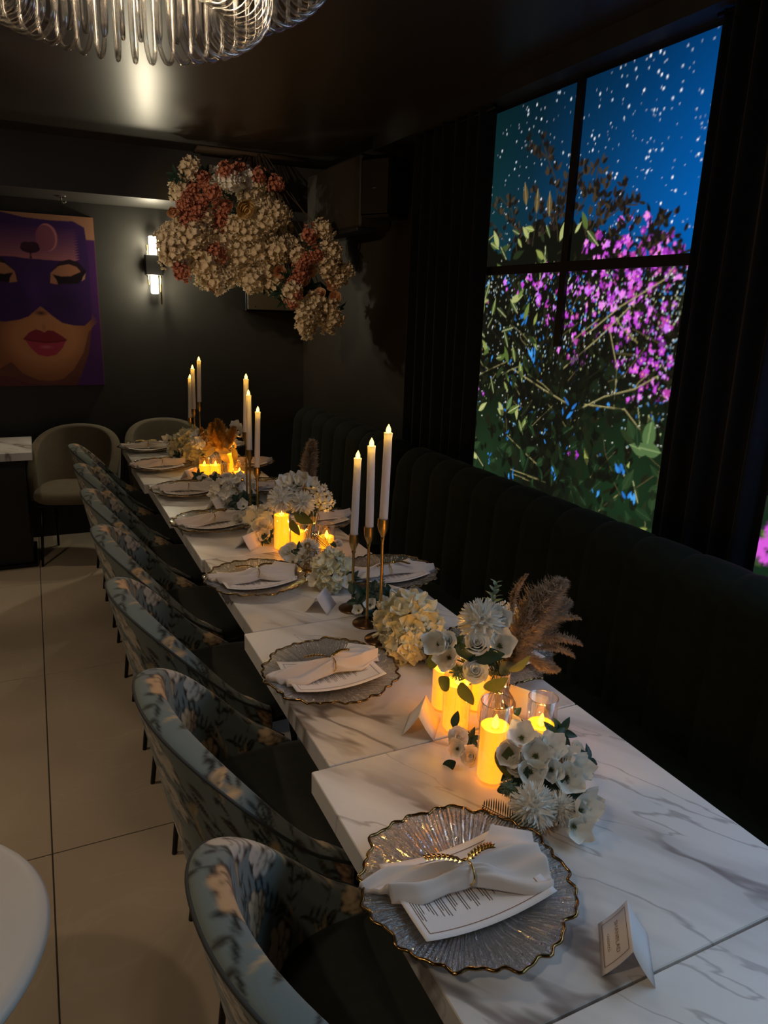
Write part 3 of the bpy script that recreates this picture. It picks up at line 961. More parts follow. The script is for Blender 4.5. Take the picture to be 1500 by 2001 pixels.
sh, rim = shell_mesh('backrest', M['floral'], FLORAL)
pip = MB().tube(rim, .0038, 6).mesh('piping', M['piping'], True, True)
cus = cushion_mesh('seat', M['seat_velvet'])
legs = [(leg_mesh(-.05, sy * .02, M['black_metal']), (-.18, sy * .17, 0)) for sy in (-1, 1)] + [(leg_mesh(.04, sy * .02, M['black_metal']), (.16, sy * .17, 0)) for sy in (-1, 1)]
frame = MB().bbox(-.20, .20, -.20, .20, .385, .402, .004).mesh('seat_frame', M['black_metal'], False, True)
def tub_chair(loc, rz, label, shell=sh, piping=pip, seat=cus, group=None, name='dining_chair', frm=frame, lg=legs):
    t = thing(name, label, 'chair', loc, rz, group)
    b = ob('backrest', shell, t)
    if piping: ob('piping', piping, b)
    ob('seat', seat, t)
    ob('seat_frame', frm, t)
    for me, p in lg: ob('leg', me, t, p)
    return t
cy_ = [.85, 1.475, 2.14, 2.73, 3.335, 3.915, 4.50]
for i, y in enumerate(cy_):
    tub_chair((.482, y, 0), random.Random(i).uniform(-.03, .03), 'blue-grey floral tub chair with dark seat tucked under the table, %s from the end wall' % ORD[6 - i], group='floral tub chairs along the long table')
shb, _ = shell_mesh('backrest', M['beige'], None, nu=60, nv=12, ztop=.82, zt0=.50, p=.75)
cub = cushion_mesh('seat', M['beige'])
tub_chair((.165, 4.98, 0), -PI / 2 - .25, 'plain beige tub chair beside the small square marble table', shb, None, cub, name='dining_chair')
tub_chair((.80, 5.12, 0), -PI / 2, 'beige tub chair at the head of the long table below the sconce wall', shb, None, cub, name='dining_chair')

# small square table at the end wall, round white table in the aisle
t = thing('side_table', 'small square marble table on a black pedestal beside the beige tub chair', 'table', (-.365, 5.09, 0))
build('tabletop', MB().bbox(-.30, .30, -.29, .29, .70, .75, .002), M['marble'], t, smooth=False)
build('pedestal', MB().bbox(-.22, .25, -.22, .22, .02, .70, .004), M['black'], t, smooth=False)
build('base_plate', MB().bbox(-.25, .27, -.25, .25, .0, .02, .004), M['black_metal'], t, smooth=False)
t = thing('round_table', 'round white pedestal table standing in the aisle beside the chairs', 'table', (-.325, 1.02, 0))
prof = [(.0, .722), (.22, .722), (.255, .726), (.268, .734), (.272, .743), (.266, .752), (.25, .757), (.0, .758)]
build('tabletop', MB().lathe(prof, 64, close=False), M['white_lacquer'], t)
build('column', MB().lathe([(.05, .02), (.03, .08), (.026, .4), (.03, .68), (.07, .722)], 28), M['white_lacquer'], t, sharp=50)
build('foot', MB().lathe([(.20, .0), (.20, .008), (.17, .016), (.05, .022)], 40), M['white_lacquer'], t, sharp=50)

# ------------------------------------------------------------------ place settings
def charger_meshes(seed=2):
    rnd = random.Random(seed)
    n = 216
    ph = [rnd.uniform(0, 6.28) for _ in range(6)]
    def rr(a):
        s = .168 * (1 + .020 * math.sin(7 * a + ph[0]) + .018 * math.sin(13 * a + ph[1]) + .016 * math.sin(23 * a + ph[2]) + .013 * math.sin(37 * a + ph[3]) + .006 * math.sin(5 * a + ph[4]))
        return s
    prof = [(0, .006), (.25, .006), (.45, .0065), (.60, .009), (.70, .014), (.80, .019), (.88, .0225), (.95, .025), (1.0, .027)]
    v = [(0, 0, .006)]; f = []
    for (s, z) in prof[1:]:
        for k in range(n):
            a = 2 * PI * k / n
            rad = s * ((1 - s ** 6) * .166 + s ** 6 * rr(a))
            rip = .0011 * math.cos(a * 72) * min(1, s * 1.4) + .0008 * math.sin(a * 41 + s * 30)
            v.append((rad * math.cos(a), rad * math.sin(a), z + rip))
    m = len(prof) - 1
    for k in range(n):
        f.append((0, 1 + k, 1 + (k + 1) % n))
    for i in range(m - 1):
        for k in range(n):
            k2 = (k + 1) % n
            f.append((1 + i * n + k, 1 + (i + 1) * n + k, 1 + (i + 1) * n + k2, 1 + i * n + k2))
    top = len(v)
    v2 = [(x * 1.0, y * 1.0, z - .004) for x, y, z in v]
    f2 = [tuple(i + top for i in q)[::-1] for q in f]
    e = 1 + (m - 1) * n
    f3 = [(e + k, top + e + k, top + e + (k + 1) % n, e + (k + 1) % n) for k in range(n)]
    mb = MB(); mb.add(v + v2, f + f2 + f3)
    disc = mb.mesh('plate_body', M['glass_plate'], True, False)
    rimp = [(rr(2 * PI * k / n) * math.cos(2 * PI * k / n), rr(2 * PI * k / n) * math.sin(2 * PI * k / n), .0262 + .0010 * math.sin(2 * PI * k / n * 19)) for k in range(n)]
    gold = MB().tube(rimp, .0028, 6, closed=True).mesh('gold_rim', M['gold_rim'], True, True)
    return disc, gold
CH = charger_meshes()

MZ = lambda x, y: .0092 + .016 * (x / .1165) ** 2 + .004 * (y / .08) ** 2
def menu_meshes():
    mb = MB(); n, m = 24, 12
    hx, hy = .1165, .081
    v = []; f = []
    for i in range(n + 1):
        for j in range(m + 1):
            x, y = -hx + 2 * hx * i / n, -hy + 2 * hy * j / m
            v.append((x, y, MZ(x, y)))
    k0 = len(v)
    v += [(x, y, z - .0006) for x, y, z in v]
    W = m + 1
    for i in range(n):
        for j in range(m):
            a = i * W + j
            f.append((a, a + W, a + W + 1, a + 1)); f.append((k0 + a, k0 + a + 1, k0 + a + W + 1, k0 + a + W))
    for i in range(n):
        a = i * W; f.append((a, k0 + a, k0 + a + W, a + W)); a += m; f.append((a, a + W, k0 + a + W, k0 + a))
    for j in range(m):
        f.append((j, j + 1, k0 + j + 1, k0 + j)); a = n * W + j; f.append((a, k0 + a, k0 + a + 1, a + 1))
    mb.add(v, f)
    sheet = mb.mesh('sheet', M['paper'], True, True)
    def strip(mb, x0, y0, x1, y1, w):
        nseg = 10
        d = Vector((x1 - x0, y1 - y0, 0)); nn = Vector((-d.y, d.x, 0)).normalized() * w / 2
        v = []; f = []
        for k in range(nseg + 1):
            p = Vector((x0, y0, 0)) + d * (k / nseg)
            for q in (p + nn, p - nn):
                v.append((q.x, q.y, MZ(q.x, q.y) + .0004))
        for k in range(nseg):
            f.append((2 * k, 2 * k + 1, 2 * k + 3, 2 * k + 2))
        mb.add(v, f)
    b = MB(); bx, by = .103, .068
    for (a, c, d, e) in ((-bx, -by, bx, -by), (bx, -by, bx, by), (bx, by, -bx, by), (-bx, by, -bx, -by)):
        strip(b, a, c, d, e, .0014)
    border = b.mesh('border_line', M['ink_brown'], False, False)
    rnd = random.Random(4); tx = MB()
    x = .058
    while x > -.092:
        for k in range(rnd.randint(2, 4)):
            L = rnd.uniform(.022, .045)
            strip(tx, x, L, x, -L, .0013)
            x -= .0042
        x -= .006
    text = tx.mesh('text_lines', M['ink'], False, False)
    return sheet, border, text
def text_mesh(s, size, mat, up=(1, 0), spacing=1.0, zf=None, at=(0, 0)):
    cu = bpy.data.curves.new('text', 'FONT')
    cu.body = s; cu.size = size; cu.align_x = 'CENTER'; cu.align_y = 'CENTER'
    cu.space_character = spacing; cu.resolution_u = 2
    o = bpy.data.objects.new('text_tmp', cu); COL.objects.link(o)
    dg = bpy.context.evaluated_depsgraph_get()
    me = bpy.data.meshes.new_from_object(o.evaluated_get(dg))
    bpy.data.objects.remove(o, do_unlink=True); bpy.data.curves.remove(cu)
    ux, uy = up
    for v in me.vertices:
        lx, ly = v.co.x, v.co.y
        X = at[0] + ly * ux + lx * uy
        Y = at[1] + ly * uy - lx * ux
        v.co = (X, Y, zf(X, Y) if zf else 0)
    me.materials.clear(); me.materials.append(mat)
    return me
MENU = menu_meshes()
MENU_T = text_mesh('MENU', .018, M['ink'], (1, 0), 1.25, lambda x, y: MZ(x, y) + .0005, (.083, 0))
MENU_S = text_mesh('. . . . . .', .008, M['ink'], (1, 0), 1.0, lambda x, y: MZ(x, y) + .0005, (.068, 0))

def napkin_meshes(seed):
    """linen napkin gathered through a ring: wide folded ends pinched in the middle"""
    rnd = random.Random(seed)
    ph = [rnd.uniform(0, 6.28) for _ in range(8)]
    nt_, ns = 64, 34
    V = []; F = []
    Lx0, Lx1 = -.152, .132
    roll = seed % 2
    for i in range(nt_ + 1):
        t = i / nt_
        x = Lx0 + (Lx1 - Lx0) * t
        d = abs(x - 0.0)
        if x < 0:
            hw = .014 + .025 * min(1, (d / .10)) ** .8 - (.018 * max(0, (d - .11) / .045))
        else:
            hw = .014 + (.038 if not roll else .026) * min(1, (d / .10)) ** .8 - (.0 if not roll else .03 * max(0, (d - .08) / .055))
        tw = .55 * (x / .15)
        for j in range(ns + 1):
            s = -1 + 2 * j / ns
            body = max(0, 1 - s * s) ** .55
            hgt = (.009 + .022 * math.exp(-(d / .05) ** 2) + .008 * min(1, d / .09)) * body
            fold = .0085 * min(1, d / .04) * math.sin(4.2 * s + ph[0] + 9 * x) +   .0058 * min(1, d / .03) * math.sin(9 * s + ph[1] - 14 * x) + .004 * math.sin(38 * x + ph[2] + 3 * s) * min(1, d / .03)
            pinch = .0022 * math.exp(-(d / .03) ** 2) * math.sin(22 * s + ph[3])
            z = .004 + hgt + (fold + pinch) * body
            xx = x + (.018 * s * (1 if x > 0 else -1) * min(1, d / .1)) + .006 * math.sin(3 * s + ph[4])
            yy = s * hw + .012 * x / .15 * (1 if roll else -1) + .010 * math.sin(12 * x + ph[5]) * min(1, d / .05)
            V.append((xx, yy, max(.003, z)))
    W = ns + 1; k0 = len(V)
    V += [(x, y, max(.0015, min(z - .003, .004 + .3 * (z - .004)))) for x, y, z in V]
    for i in range(nt_):
        for j in range(ns):
            a = i * W + j
            F.append((a, a + W, a + W + 1, a + 1)); F.append((k0 + a, k0 + a + 1, k0 + a + W + 1, k0 + a + W))
    for i in range(nt_):
        a = i * W; F.append((a, k0 + a, k0 + a + W, a + W)); a += ns; F.append((a, a + W, k0 + a + W, k0 + a))
    for j in range(ns):
        F.append((j, j + 1, k0 + j + 1, k0 + j)); a = nt_ * W + j; F.append((a, k0 + a, k0 + a + 1, a + 1))
    body = MB().add(V, F).mesh('folded_cloth', M['napkin'], True, True)
    # corner flap standing out behind the right end
    fl = MB(); v = []; f = []
    n = 14
    C0, C1, C2, C3 = Vector((.03, .022, .020)), Vector((.085, .075, .024)), Vector((.150, .045, .014)), Vector((.125, -.02, .010))
    for i in range(n + 1):
        for j in range(n + 1):
            a, b = i / n, j / n
            p = C0 * (1 - a) * (1 - b) + C1 * a * (1 - b) + C2 * a * b + C3 * (1 - a) * b
            z = p.z + .010 * math.sin(PI * a) * math.sin(PI * b) + .003 * math.sin(9 * a + ph[6])
            v.append((p.x, p.y, z))
    k0 = len(v); v += [(x, y, z - .0015) for x, y, z in v]
    W = n + 1
    for i in range(n):
        for j in range(n):
            a = i * W + j
            f.append((a, a + W, a + W + 1, a + 1)); f.append((k0 + a, k0 + a + 1, k0 + a + W + 1, k0 + a + W))
    flap = fl.add(v, f).mesh('corner_flap', M['napkin'], True, False)
    return body, flap
NAP = [napkin_meshes(0), napkin_meshes(1), napkin_meshes(2), napkin_meshes(3)]

def ring_meshes():
    hoop = MB()
    pts = []
    for k in range(28):
        a = 2 * PI * k / 28
        pts.append((.003 * math.sin(a), .021 * math.cos(a), .018 + .017 * math.sin(a)))
    hoop.tube(pts, .0018, 7, closed=True)
    H_ = hoop.mesh('hoop', M['gold_shiny'], True, True)
    def spray(sg):
        mb = MB(); p = []
        for k in range(9):
            t = k / 8
            p.append((-.004 + sg * (.052 * t), .004 + .020 * t - .006 * t * t * sg, .037 + .006 * math.sin(PI * t)))
        mb.tube(p, .0011, 6)
        for k in range(1, 9):
            for s_ in (-1, 1, 0):
                b = Vector(p[k])
                d = Vector((sg * .8, s_ * .75, .25)).normalized()
                L = .012; n = Vector((-d.y, d.x, 0)).normalized() * .0032; u = Vector((0, 0, .0018))
                mid = b + d * L * .5
                mb.add([b, mid + n, b + d * L, mid - n, mid + u, mid - u], [(0, 1, 4), (1, 2, 4), (2, 3, 4), (3, 0, 4), (1, 0, 5), (2, 1, 5), (3, 2, 5), (0, 3, 5)])
        return mb.mesh('leaf_spray', M['gold_shiny'], False, True)
    return H_, spray(-1), spray(1)
RING = ring_meshes()

def setting(x, y, side, idx, rz=0, nap=0):
    who = ('chair side' if side == 0 else 'banquette side')
    where = '%s, %s from the end wall' % (who, ORD[idx])
    g = 'place settings along the table'
    z = .754 + .0012
    base = rz + (PI if side else 0)
    t = thing('charger_plate', 'ribbed glass charger plate with gold rim, %s' % where, 'plate', (x, y, z), base + idx * .9, g + ' (plates)')
    ob('plate_body', CH[0], t); ob('gold_rim', CH[1], t)
    t = thing('menu_card', 'white menu card with bronze border, %s' % where, 'menu', (x, y, z), base, g + ' (menus)')
    ob('sheet', MENU[0], t); ob('border_line', MENU[1], t); tag(ob('text_lines', MENU[2], t), kind='stuff')
    ob('heading', MENU_T, t)
    t = thing('napkin', 'white linen napkin gathered by a ring, %s' % where, 'napkin', (x + (.005 if side == 0 else -.005), y + (.004 if side == 0 else -.004), z + .0165), base + (-.06, .09, .02, .05)[nap % 4], g + ' (napkins)')
    ob('folded_cloth', NAP[nap % 4][0], t); ob('corner_flap', NAP[nap % 4][1], t)
    t2 = thing('napkin_ring', 'gold leaf sprig napkin ring around napkin, %s' % where, 'napkin ring', tuple(t.location), t.rotation_euler[2], g + ' (napkin rings)')
    ob('hoop', RING[0], t2); ob('leaf_spray', RING[1], t2); ob('leaf_spray', RING[2], t2)
LP = [(.548, .785), (.602, 1.515), (.605, 2.205), (.615, 2.905), (.620, 3.49), (.588, 4.09), (.592, 4.66)]
for i, (x, y) in enumerate(LP):
    setting(x, y, 0, 6 - i, 0, i)
RP = [(1.03, 1.44), (1.05, 2.10), (1.045, 2.80), (1.045, 3.42), (1.045, 4.02), (1.04, 4.6)]
for i, (x, y) in enumerate(RP):
    setting(x, y, 1, 5 - i, 0, i + 1)

# place cards
def place_card(x, y, ang, label, text=False, ln=.094, sl=.066, ht=.055):
    t = thing('place_card', label, 'card', (x, y, .7502), ang, 'folded place cards')
    hb = math.sqrt(sl * sl - ht * ht)
    for s in (-1, 1):
        mb = MB(); v = []; f = []
        for i in range(7):
            q = i / 6
            bow = .0025 * math.sin(PI * q)
            yy = s * (hb * (1 - q) - bow); zz = ht * q + .0002
            for xx in (-ln / 2, ln / 2):
                v.append((xx, yy, zz))
        k0 = len(v)
        v += [(a, b - s * .0005, c - .0003 if c > .001 else c) for a, b, c in v]
        for i in range(6):
            a = 2 * i
            f += [(a, a + 1, a + 3, a + 2), (k0 + a, k0 + a + 2, k0 + a + 3, k0 + a + 1), (a, a + 2, k0 + a + 2, k0 + a), (a + 1, k0 + a + 1, k0 + a + 3, a + 3)]
        f += [(0, k0, k0 + 1, 1), (12, 13, k0 + 13, k0 + 12)]
        build('panel', mb.add(v, f), M['paper'], t)
    if text:
        def place(me, up0):
            # text lies on the +y leaf reading along -x
            for vv in me.vertices:
                tx, ty = vv.co.x, vv.co.y
                q = max(0, min(1, .5 + (ty + up0) / sl))
                yy = (hb * (1 - q) - .0025 * math.sin(PI * q)) + .0009
                vv.co = (-tx, yy, ht * q + .0008)
            return me
        ob('name', place(text_mesh('SHANELAD', .0105, M['ink_brown'], (0, 1), 1.1), .002), t)
        fr = MB()
        for (a, b, c, d) in ((-.038, -.026, .038, -.025), (-.038, .025, .038, .026), (-.038, -.026, -.037, .026), (.037, -.026, .038, .026)):
            fr.add([(a, b, 0), (c, b, 0), (c, d, 0), (a, d, 0)], [(0, 1, 2, 3)])
        n0 = 8; fr2 = MB()
        for q4 in fr.f:
            p = [fr.v[i] for i in q4]
            for k in range(n0):
                lo, hi = k / n0, (k + 1) / n0
                y0_, y1_ = p[0][1], p[2][1]
                fr2.add([(p[0][0], y0_ + (y1_ - y0_) * lo, 0), (p[1][0], y0_ + (y1_ - y0_) * lo, 0), (p[1][0], y0_ + (y1_ - y0_) * hi, 0), (p[0][0], y0_ + (y1_ - y0_) * hi, 0)], [(0, 1, 2, 3)])
        ob('border_line', place(fr2.mesh('border_line', M['ink_brown'], False), 0), t)
        sw = MB()
        for k in range(26):
            a = k / 25; xx = -.015 + .03 * a
            sw.add([(xx, .0018 * math.sin(k * 1.9), 0), (xx + .0013, .0018 * math.sin(k * 1.9), 0), (xx + .0013, .0018 * math.sin(k * 1.9) + .0012, 0), (xx, .0018 * math.sin(k * 1.9) + .0012, 0)], [(0, 1, 2, 3)])
        ob('script_line', place(sw.mesh('script_line', M['ink_brown'], False), -.016), t)
    return t
A0 = math.atan2(.073, .058)
place_card(.706, .594, A0, 'folded white place card reading SHANELAD beside the plate farthest from the end wall', True)
place_card(.712, 1.238, A0, 'folded place card glowing amber beside the tall candle jars')
place_card(.737, 1.945, A0, 'white folded place card below the cream hydrangea by the candlesticks')
place_card(.690, 2.60, A0 - .2, 'folded place card glowing amber beside the pampas vase')
place_card(.700, 3.18, A0 - .2, 'grey-white folded place card beside the white hydrangea with dark leaves')
place_card(.700, 3.815, A0 - .2, 'folded place card glowing amber beside the gold bouquet candles')
place_card(.975, 1.90, -1.05, 'folded place card on banquette side behind the candlestick bases')
place_card(.975, 1.20, -1.05, 'folded place card on banquette side behind the first ribbed vase')

# ------------------------------------------------------------------ candles
def drop_mesh(name, mat, r, h):
    prof = [(.0001, 0)]
    for k in range(1, 12):
        t = k / 12
        prof.append((r * math.sin(PI * t ** .62) ** .9 * (1 if t < .6 else 1), h * t))
    prof.append((.0001, h))
    return MB().lathe(prof, 14, close=True).mesh(name, mat, True, True)
FL_T = drop_mesh('flame', M['flame_taper'], .0068, .026)
FL_L = drop_mesh('flame', M['flame'], .0075, .032)
def taper(x, y, cup_z, ht, lab_pos, lean=(0, 0)):
    g = 'taper candles in gold candlesticks'
    t = thing('candlestick', 'slim gold candlestick, %s' % lab_pos, 'candlestick', (x, y, .7502), 0, 'gold candlesticks')
    h = cup_z - .75
    build('base', MB().lathe([(.043, 0), (.043, .004), (.040, .0065), (.012, .011), (.006, .016)], 40), M['bronze'], t, sharp=40)
    build('stem', MB().lathe([(.0042, .014), (.0042, h - .055)], 14), M['gold'], t, sharp=40)
    build('cup', MB().lathe([(.0042, h - .060), (.0062, h - .058), (.0062, h - .052), (.0055, h - .050), (.0135, h - .030), (.0150, h - .022), (.0150, h + .002), (.0125, h + .002), (.0125, h - .012)], 24), M['gold'], t, sharp=40)
    c = thing('taper_candle', 'white taper candle with glowing flame, %s' % lab_pos, 'candle', (x, y, cup_z - .012), 0, g)
    c.rotation_euler = (lean[0], lean[1], 0)
    w = build('wax', MB().lathe([(.0118, 0), (.0118, .02), (.0112, ht * .6), (.0108, ht), (.0114, ht + .008), (.0120, ht + .012), (.0105, ht + .013), (.0085, ht + .009), (.002, ht + .008)], 28), M['wax_white'], c)
    ob('flame', FL_T, c, (0, 0, ht + .010))
    add_light('glow_light', 'POINT', (0, 0, ht + .002), .007, (1.0, .55, .04), .003, parent=c)
    add_light('flame_light', 'POINT', (0, 0, ht + .026), .5, (1.0, .50, .07), .008, parent=c)
names = ['shortest of the trio', 'middle one of the trio', 'tallest of the trio']
def trio(pts, cups, where):
    for i, ((x, y), z) in enumerate(zip(pts, cups)):
        taper(x, y, z, .235, '%s %s' % (names[i], where), ((.0, .03), (0, .0), (0, .025))[i])
CUPS = (.993, 1.051, 1.106)
trio([(.826, 1.904), (.823, 1.787), (.813, 1.676)], CUPS, 'beside the large hydrangea')
trio([(.808, 2.905), (.803, 3.0), (.822, 3.13)], CUPS, 'behind the pampas vase')
trio([(.81, 4.36), (.825, 4.31), (.835, 4.20)], CUPS, 'behind the gold bouquet')

def led_candle(x, y, gh, wh, lab, r=.0315, power=1.7):
    t = thing('candle_jar', lab, 'candle', (x, y, .7502), 0, 'lit pillar candles in glass cylinders')
    gr = MB().lathe([(.0, .002), (r - .003, .002), (r - .001, .004), (r, .008), (r, gh), (r - .0022, gh), (r - .0022, .006), (.0, .0055)], 40, close=False)
    build('glass_cylinder', gr, M['glass'], t, fix=False)
    build('glass_lip', MB().tube([((r - .001) * math.cos(a), (r - .001) * math.sin(a), gh) for a in np.linspace(0, 2 * PI, 41)[:-1]], .0013, 6, closed=True), M['glass_vase'], t)
    q = r - .0036
    build('wax_pillar', MB().lathe([(.0, .0065), (q - .002, .0065), (q, .009), (q, wh + .004), (q - .002, wh + .004), (q - .006, wh), (.006, wh - .003), (.0, wh - .003)], 36, close=False), M['wax_lit'], t, sharp=50)
    ob('flame', FL_L, t, (0, 0, wh - .003), (0, .06, 0))
    add_light('flame_light', 'POINT', (0, 0, wh + .016), power, (1.0, .48, .07), .008, parent=t)
    return t
led_candle(.778, 1.202, .160, .114, 'lit pillar candle in a tall glass cylinder behind the glowing place card')
led_candle(.800, 1.292, .150, .100, 'lit pillar candle in glass cylinder partly hidden under the bouquet leaves')
led_candle(.872, 1.262, .140, .095, 'lit pillar candle in glass cylinder behind the first ribbed vase')
led_candle(.753, 1.020, .175, .118, 'lit pillar candle in the tallest glass cylinder behind the front posy')
led_candle(.902, 1.062, .128, .062, 'low lit pillar candle in clear cylinder on the window side of the front posy')
led_candle(.796, 2.530, .150, .135, 'lit pillar candle in glass cylinder behind the amber place card by the pampas vase', power=1.3)
led_candle(.865, 2.540, .108, .060, 'short lit pillar candle in glass cylinder in front of the pampas vase', power=1.3)
led_candle(.927, 2.395, .128, .075, 'lit pillar candle in glass cylinder behind the gold filigree ornament', power=1.3)
led_candle(.769, 3.797, .117, .070, 'lit pillar candle in glass cylinder nearest the cream hydrangea, gold bouquet group', power=1.1)
led_candle(.832, 3.817, .110, .062, 'lit pillar candle in glass cylinder left of the gold bouquet vase', power=1.1)
led_candle(.945, 3.900, .125, .10, 'tall lit pillar candle in glass cylinder beside the gold bouquet vase', power=1.1)
led_candle(.930, 3.690, .105, .045, 'lowest lit pillar candle in glass cylinder, gold bouquet group', power=1.1)

# ------------------------------------------------------------------ flowers
def petal(w, l, cup, nseg=4, ruffle=0, rnd=random, tip=.85):
    """single petal growing along +y from the origin, cupped upward"""
    v = []; f = []
    n = nseg
    ph = rnd.random() * 6
    for i in range(n + 1):
        t = i / n
        hw = w / 2 * math.sin(PI * (.12 + .80 * t ** tip)) ** .8
        for j in range(n + 1):
            s = -1 + 2 * j / n
            z = cup * (t * t) * l + .18 * cup * s * s * hw * 2 + ruffle * l * t * math.sin(3.3 * s + ph + 4 * t)
            v.append((s * hw, t * l * (1 - .10 * s * s), z))
    W = n + 1
    for i in range(n):
        for j in range(n):
            a = i * W + j
            f.append((a, a + 1, a + W + 1, a + W))
    m = MB(); m.add(v, f)
    return m
def orient(d, spin=0, loc=(0, 0, 0), s=1.0):
    """matrix taking +z to direction d"""
    q = Vector(d).normalized().to_track_quat('Z', 'Y').to_matrix().to_4x4()
    return Matrix.Translation(loc) @ q @ Matrix.Rotation(spin, 4, 'Z') @ Matrix.Scale(s, 4)
def fib(n, lo=-1):
    out = []
    for k in range(n):
        z = 1 - (1 - lo) * (k + .5) / n
        r = math.sqrt(max(0, 1 - z * z)); a = k * 2.39996
        out.append(Vector((r * math.cos(a), r * math.sin(a), z)))
    return out
def floret(n, w, l, cup, rnd, ruffle=0, seg=3):
    m = MB()
    for k in range(n):
        p = petal(w * rnd.uniform(.9, 1.1), l * rnd.uniform(.9, 1.1), cup, seg, ruffle, rnd)
        m.merge(p, Matrix.Rotation(2 * PI * k / n + rnd.uniform(-.15, .15), 4, 'Z') @ Matrix.Rotation(.25 + rnd.uniform(-.15, .15), 4, 'X'))
    return m
def hydrangea_mesh(name, mat, R, nfl, pw, seed, lo=-.55, npet=4, ruffle=.12, squash=.85, jit=(.80, 1.0)):
    rnd = random.Random(seed)
    m = MB()
    fl = [floret(npet, pw, pw * .95, .35, rnd, ruffle) for _ in range(4)]
    for d in fib(nfl, lo):
        d2 = (d + Vector((rnd.gauss(0, .18), rnd.gauss(0, .18), rnd.gauss(0, .18)))).normalized()
        r = R * rnd.uniform(*jit)
        m.merge(rnd.choice(fl), orient(d2, rnd.random() * 6.28, (d.x * r, d.y * r, d.z * r * squash)))
    m.merge(MB().lathe([(.001, -R * .55), (R * .6, -R * .3), (R * .72, 0), (R * .6, R * .4), (.001, R * .6)], 12))
    return m.mesh(name, mat, True, False)
def mum_mesh(name, mat, R, n, seed):
    rnd = random.Random(seed)
    m = MB()
    pet = [petal(R * .17, R * .62, rnd.uniform(.1, .5), 2, 0, rnd, .7) for _ in range(4)]
    for d in fib(n, -.6):
        spin = rnd.random() * 6.28
        tilt = rnd.uniform(.55, 1.0)
        M_ = orient((d + Vector((rnd.gauss(0, .15), rnd.gauss(0, .15), rnd.gauss(0, .15)))), spin, tuple(d * R * .45)) @ Matrix.Rotation(PI / 2 * tilt, 4, 'X')
        m.merge(rnd.choice(pet), M_)
    m.merge(MB().lathe([(.001, -R * .5), (R * .45, -R * .2), (R * .55, .1 * R), (R * .4, R * .4), (.001, R * .5)], 12))
    return m.mesh(name, mat, True, False)
def rose_mesh(name, mat, R, seed):
    rnd = random.Random(seed)
    m = MB()
    rings = [(3, .22, 1.35, .95), (4, .40, 1.25, .95), (5, .62, 1.12, .85), (6, .85, .98, .62)]
    for (n, rad, up, cup) in rings:
        for k in range(n):
            a = 2 * PI * k / n + rad * 5
            v = []; f = []
            for i in range(5):
                t = i / 4
                for j in range(6):
                    s = -1 + 2 * j / 5
                    ang = a + s * (PI / n) * 1.35
                    flare = rad * (.35 + .65 * t ** .8) + .22 * (1 - cup) * t * t + .10 * t ** 4
                    z = -.5 + up * t * (1 - .12 * s * s) * 1.05
                    rr_ = flare * (1 - .08 * s)
                    v.append((R * rr_ * math.cos(ang), R * rr_ * math.sin(ang), R * z))
            for i in range(4):
                for j in range(5):
                    q = i * 6 + j
                    f.append((q, q + 1, q + 7, q + 6))
            m.add(v, f)
    m.merge(MB().lathe([(.001, -.7 * R), (.3 * R, -.6 * R), (.42 * R, -.35 * R), (.3 * R, 0), (.001, .2 * R)], 10))
    return m.mesh(name, mat, True, False)
def leaf_mb(l, w, fold=.25, curl=.3, n=8):
    v = []; f = []
    for i in range(n + 1):
        t = i / n
        hw = w / 2 * math.sin(PI * (.03 + .95 * t) ** .85) ** .9
        z = -curl * l * t * t
        v += [(-hw, t * l, z + fold * hw), (-hw * .5, t * l, z + fold * hw * .3), (0, t * l, z), (hw * .5, t * l, z + fold * hw * .3), (hw, t * l, z + fold * hw)]
    for i in range(n):
        for j in range(4):
            a = i * 5 + j
            f.append((a, a + 1, a + 6, a + 5))
    return MB().add(v, f)
def rosette_mesh(name, mat, n, l, w, seed, lift=.5):
    rnd = random.Random(seed)
    m = MB()
    for k in range(n):
        m.merge(leaf_mb(l * rnd.uniform(.8, 1.15), w, .3, .25, 5), Matrix.Rotation(2 * PI * k / n + rnd.uniform(-.2, .2), 4, 'Z') @ Matrix.Rotation(lift + rnd.uniform(-.25, .25), 4, 'X'))
    m.tube([(0, 0, -.03), (0, 0, .003)], .0015, 5)
    return m.mesh(name, mat, True, False)
def fern_mesh(name, mat, L, seed):
    m = MB()
    pts = [(0, L * t, .12 * L * math.sin(PI * t)) for t in np.linspace(0, 1, 12)]
    m.tube(pts, .0009, 5)
    for k in range(1, 15):
        t = k / 15
        ln = .34 * L * math.sin(PI * (.1 + .85 * t)) + .003
        for s in (-1, 1):
            p = Vector((0, L * t, .12 * L * math.sin(PI * t)))
            m.merge(leaf_mb(ln, .0030, .1, .15, 3), Matrix.Translation(p) @ Matrix.Rotation(-s * 1.25, 4, 'Z'))
    return m.mesh(name, mat, True, False)
def sprig_mesh(name, mat, L, seed, n=9, lw=.012, ll=.022):
    rnd = random.Random(seed); m = MB()
    pts = [(.006 * math.sin(3 * t), .006 * math.sin(2 * t + 1), L * t) for t in np.linspace(0, 1, 10)]
    m.tube(pts, .0011, 5)
    for k in range(n):
        t = (k + 1) / n
        for s in (0, 1):
            a = k * 1.3 + s * PI
            m.merge(leaf_mb(ll * (1.15 - .5 * t), lw * (1.15 - .5 * t), .2, .2, 4), Matrix.Translation((0, 0, L * t)) @ Matrix.Rotation(a, 4, 'Z') @ Matrix.Rotation(.7, 4, 'X'))
    return m.mesh(name, mat, True, False)
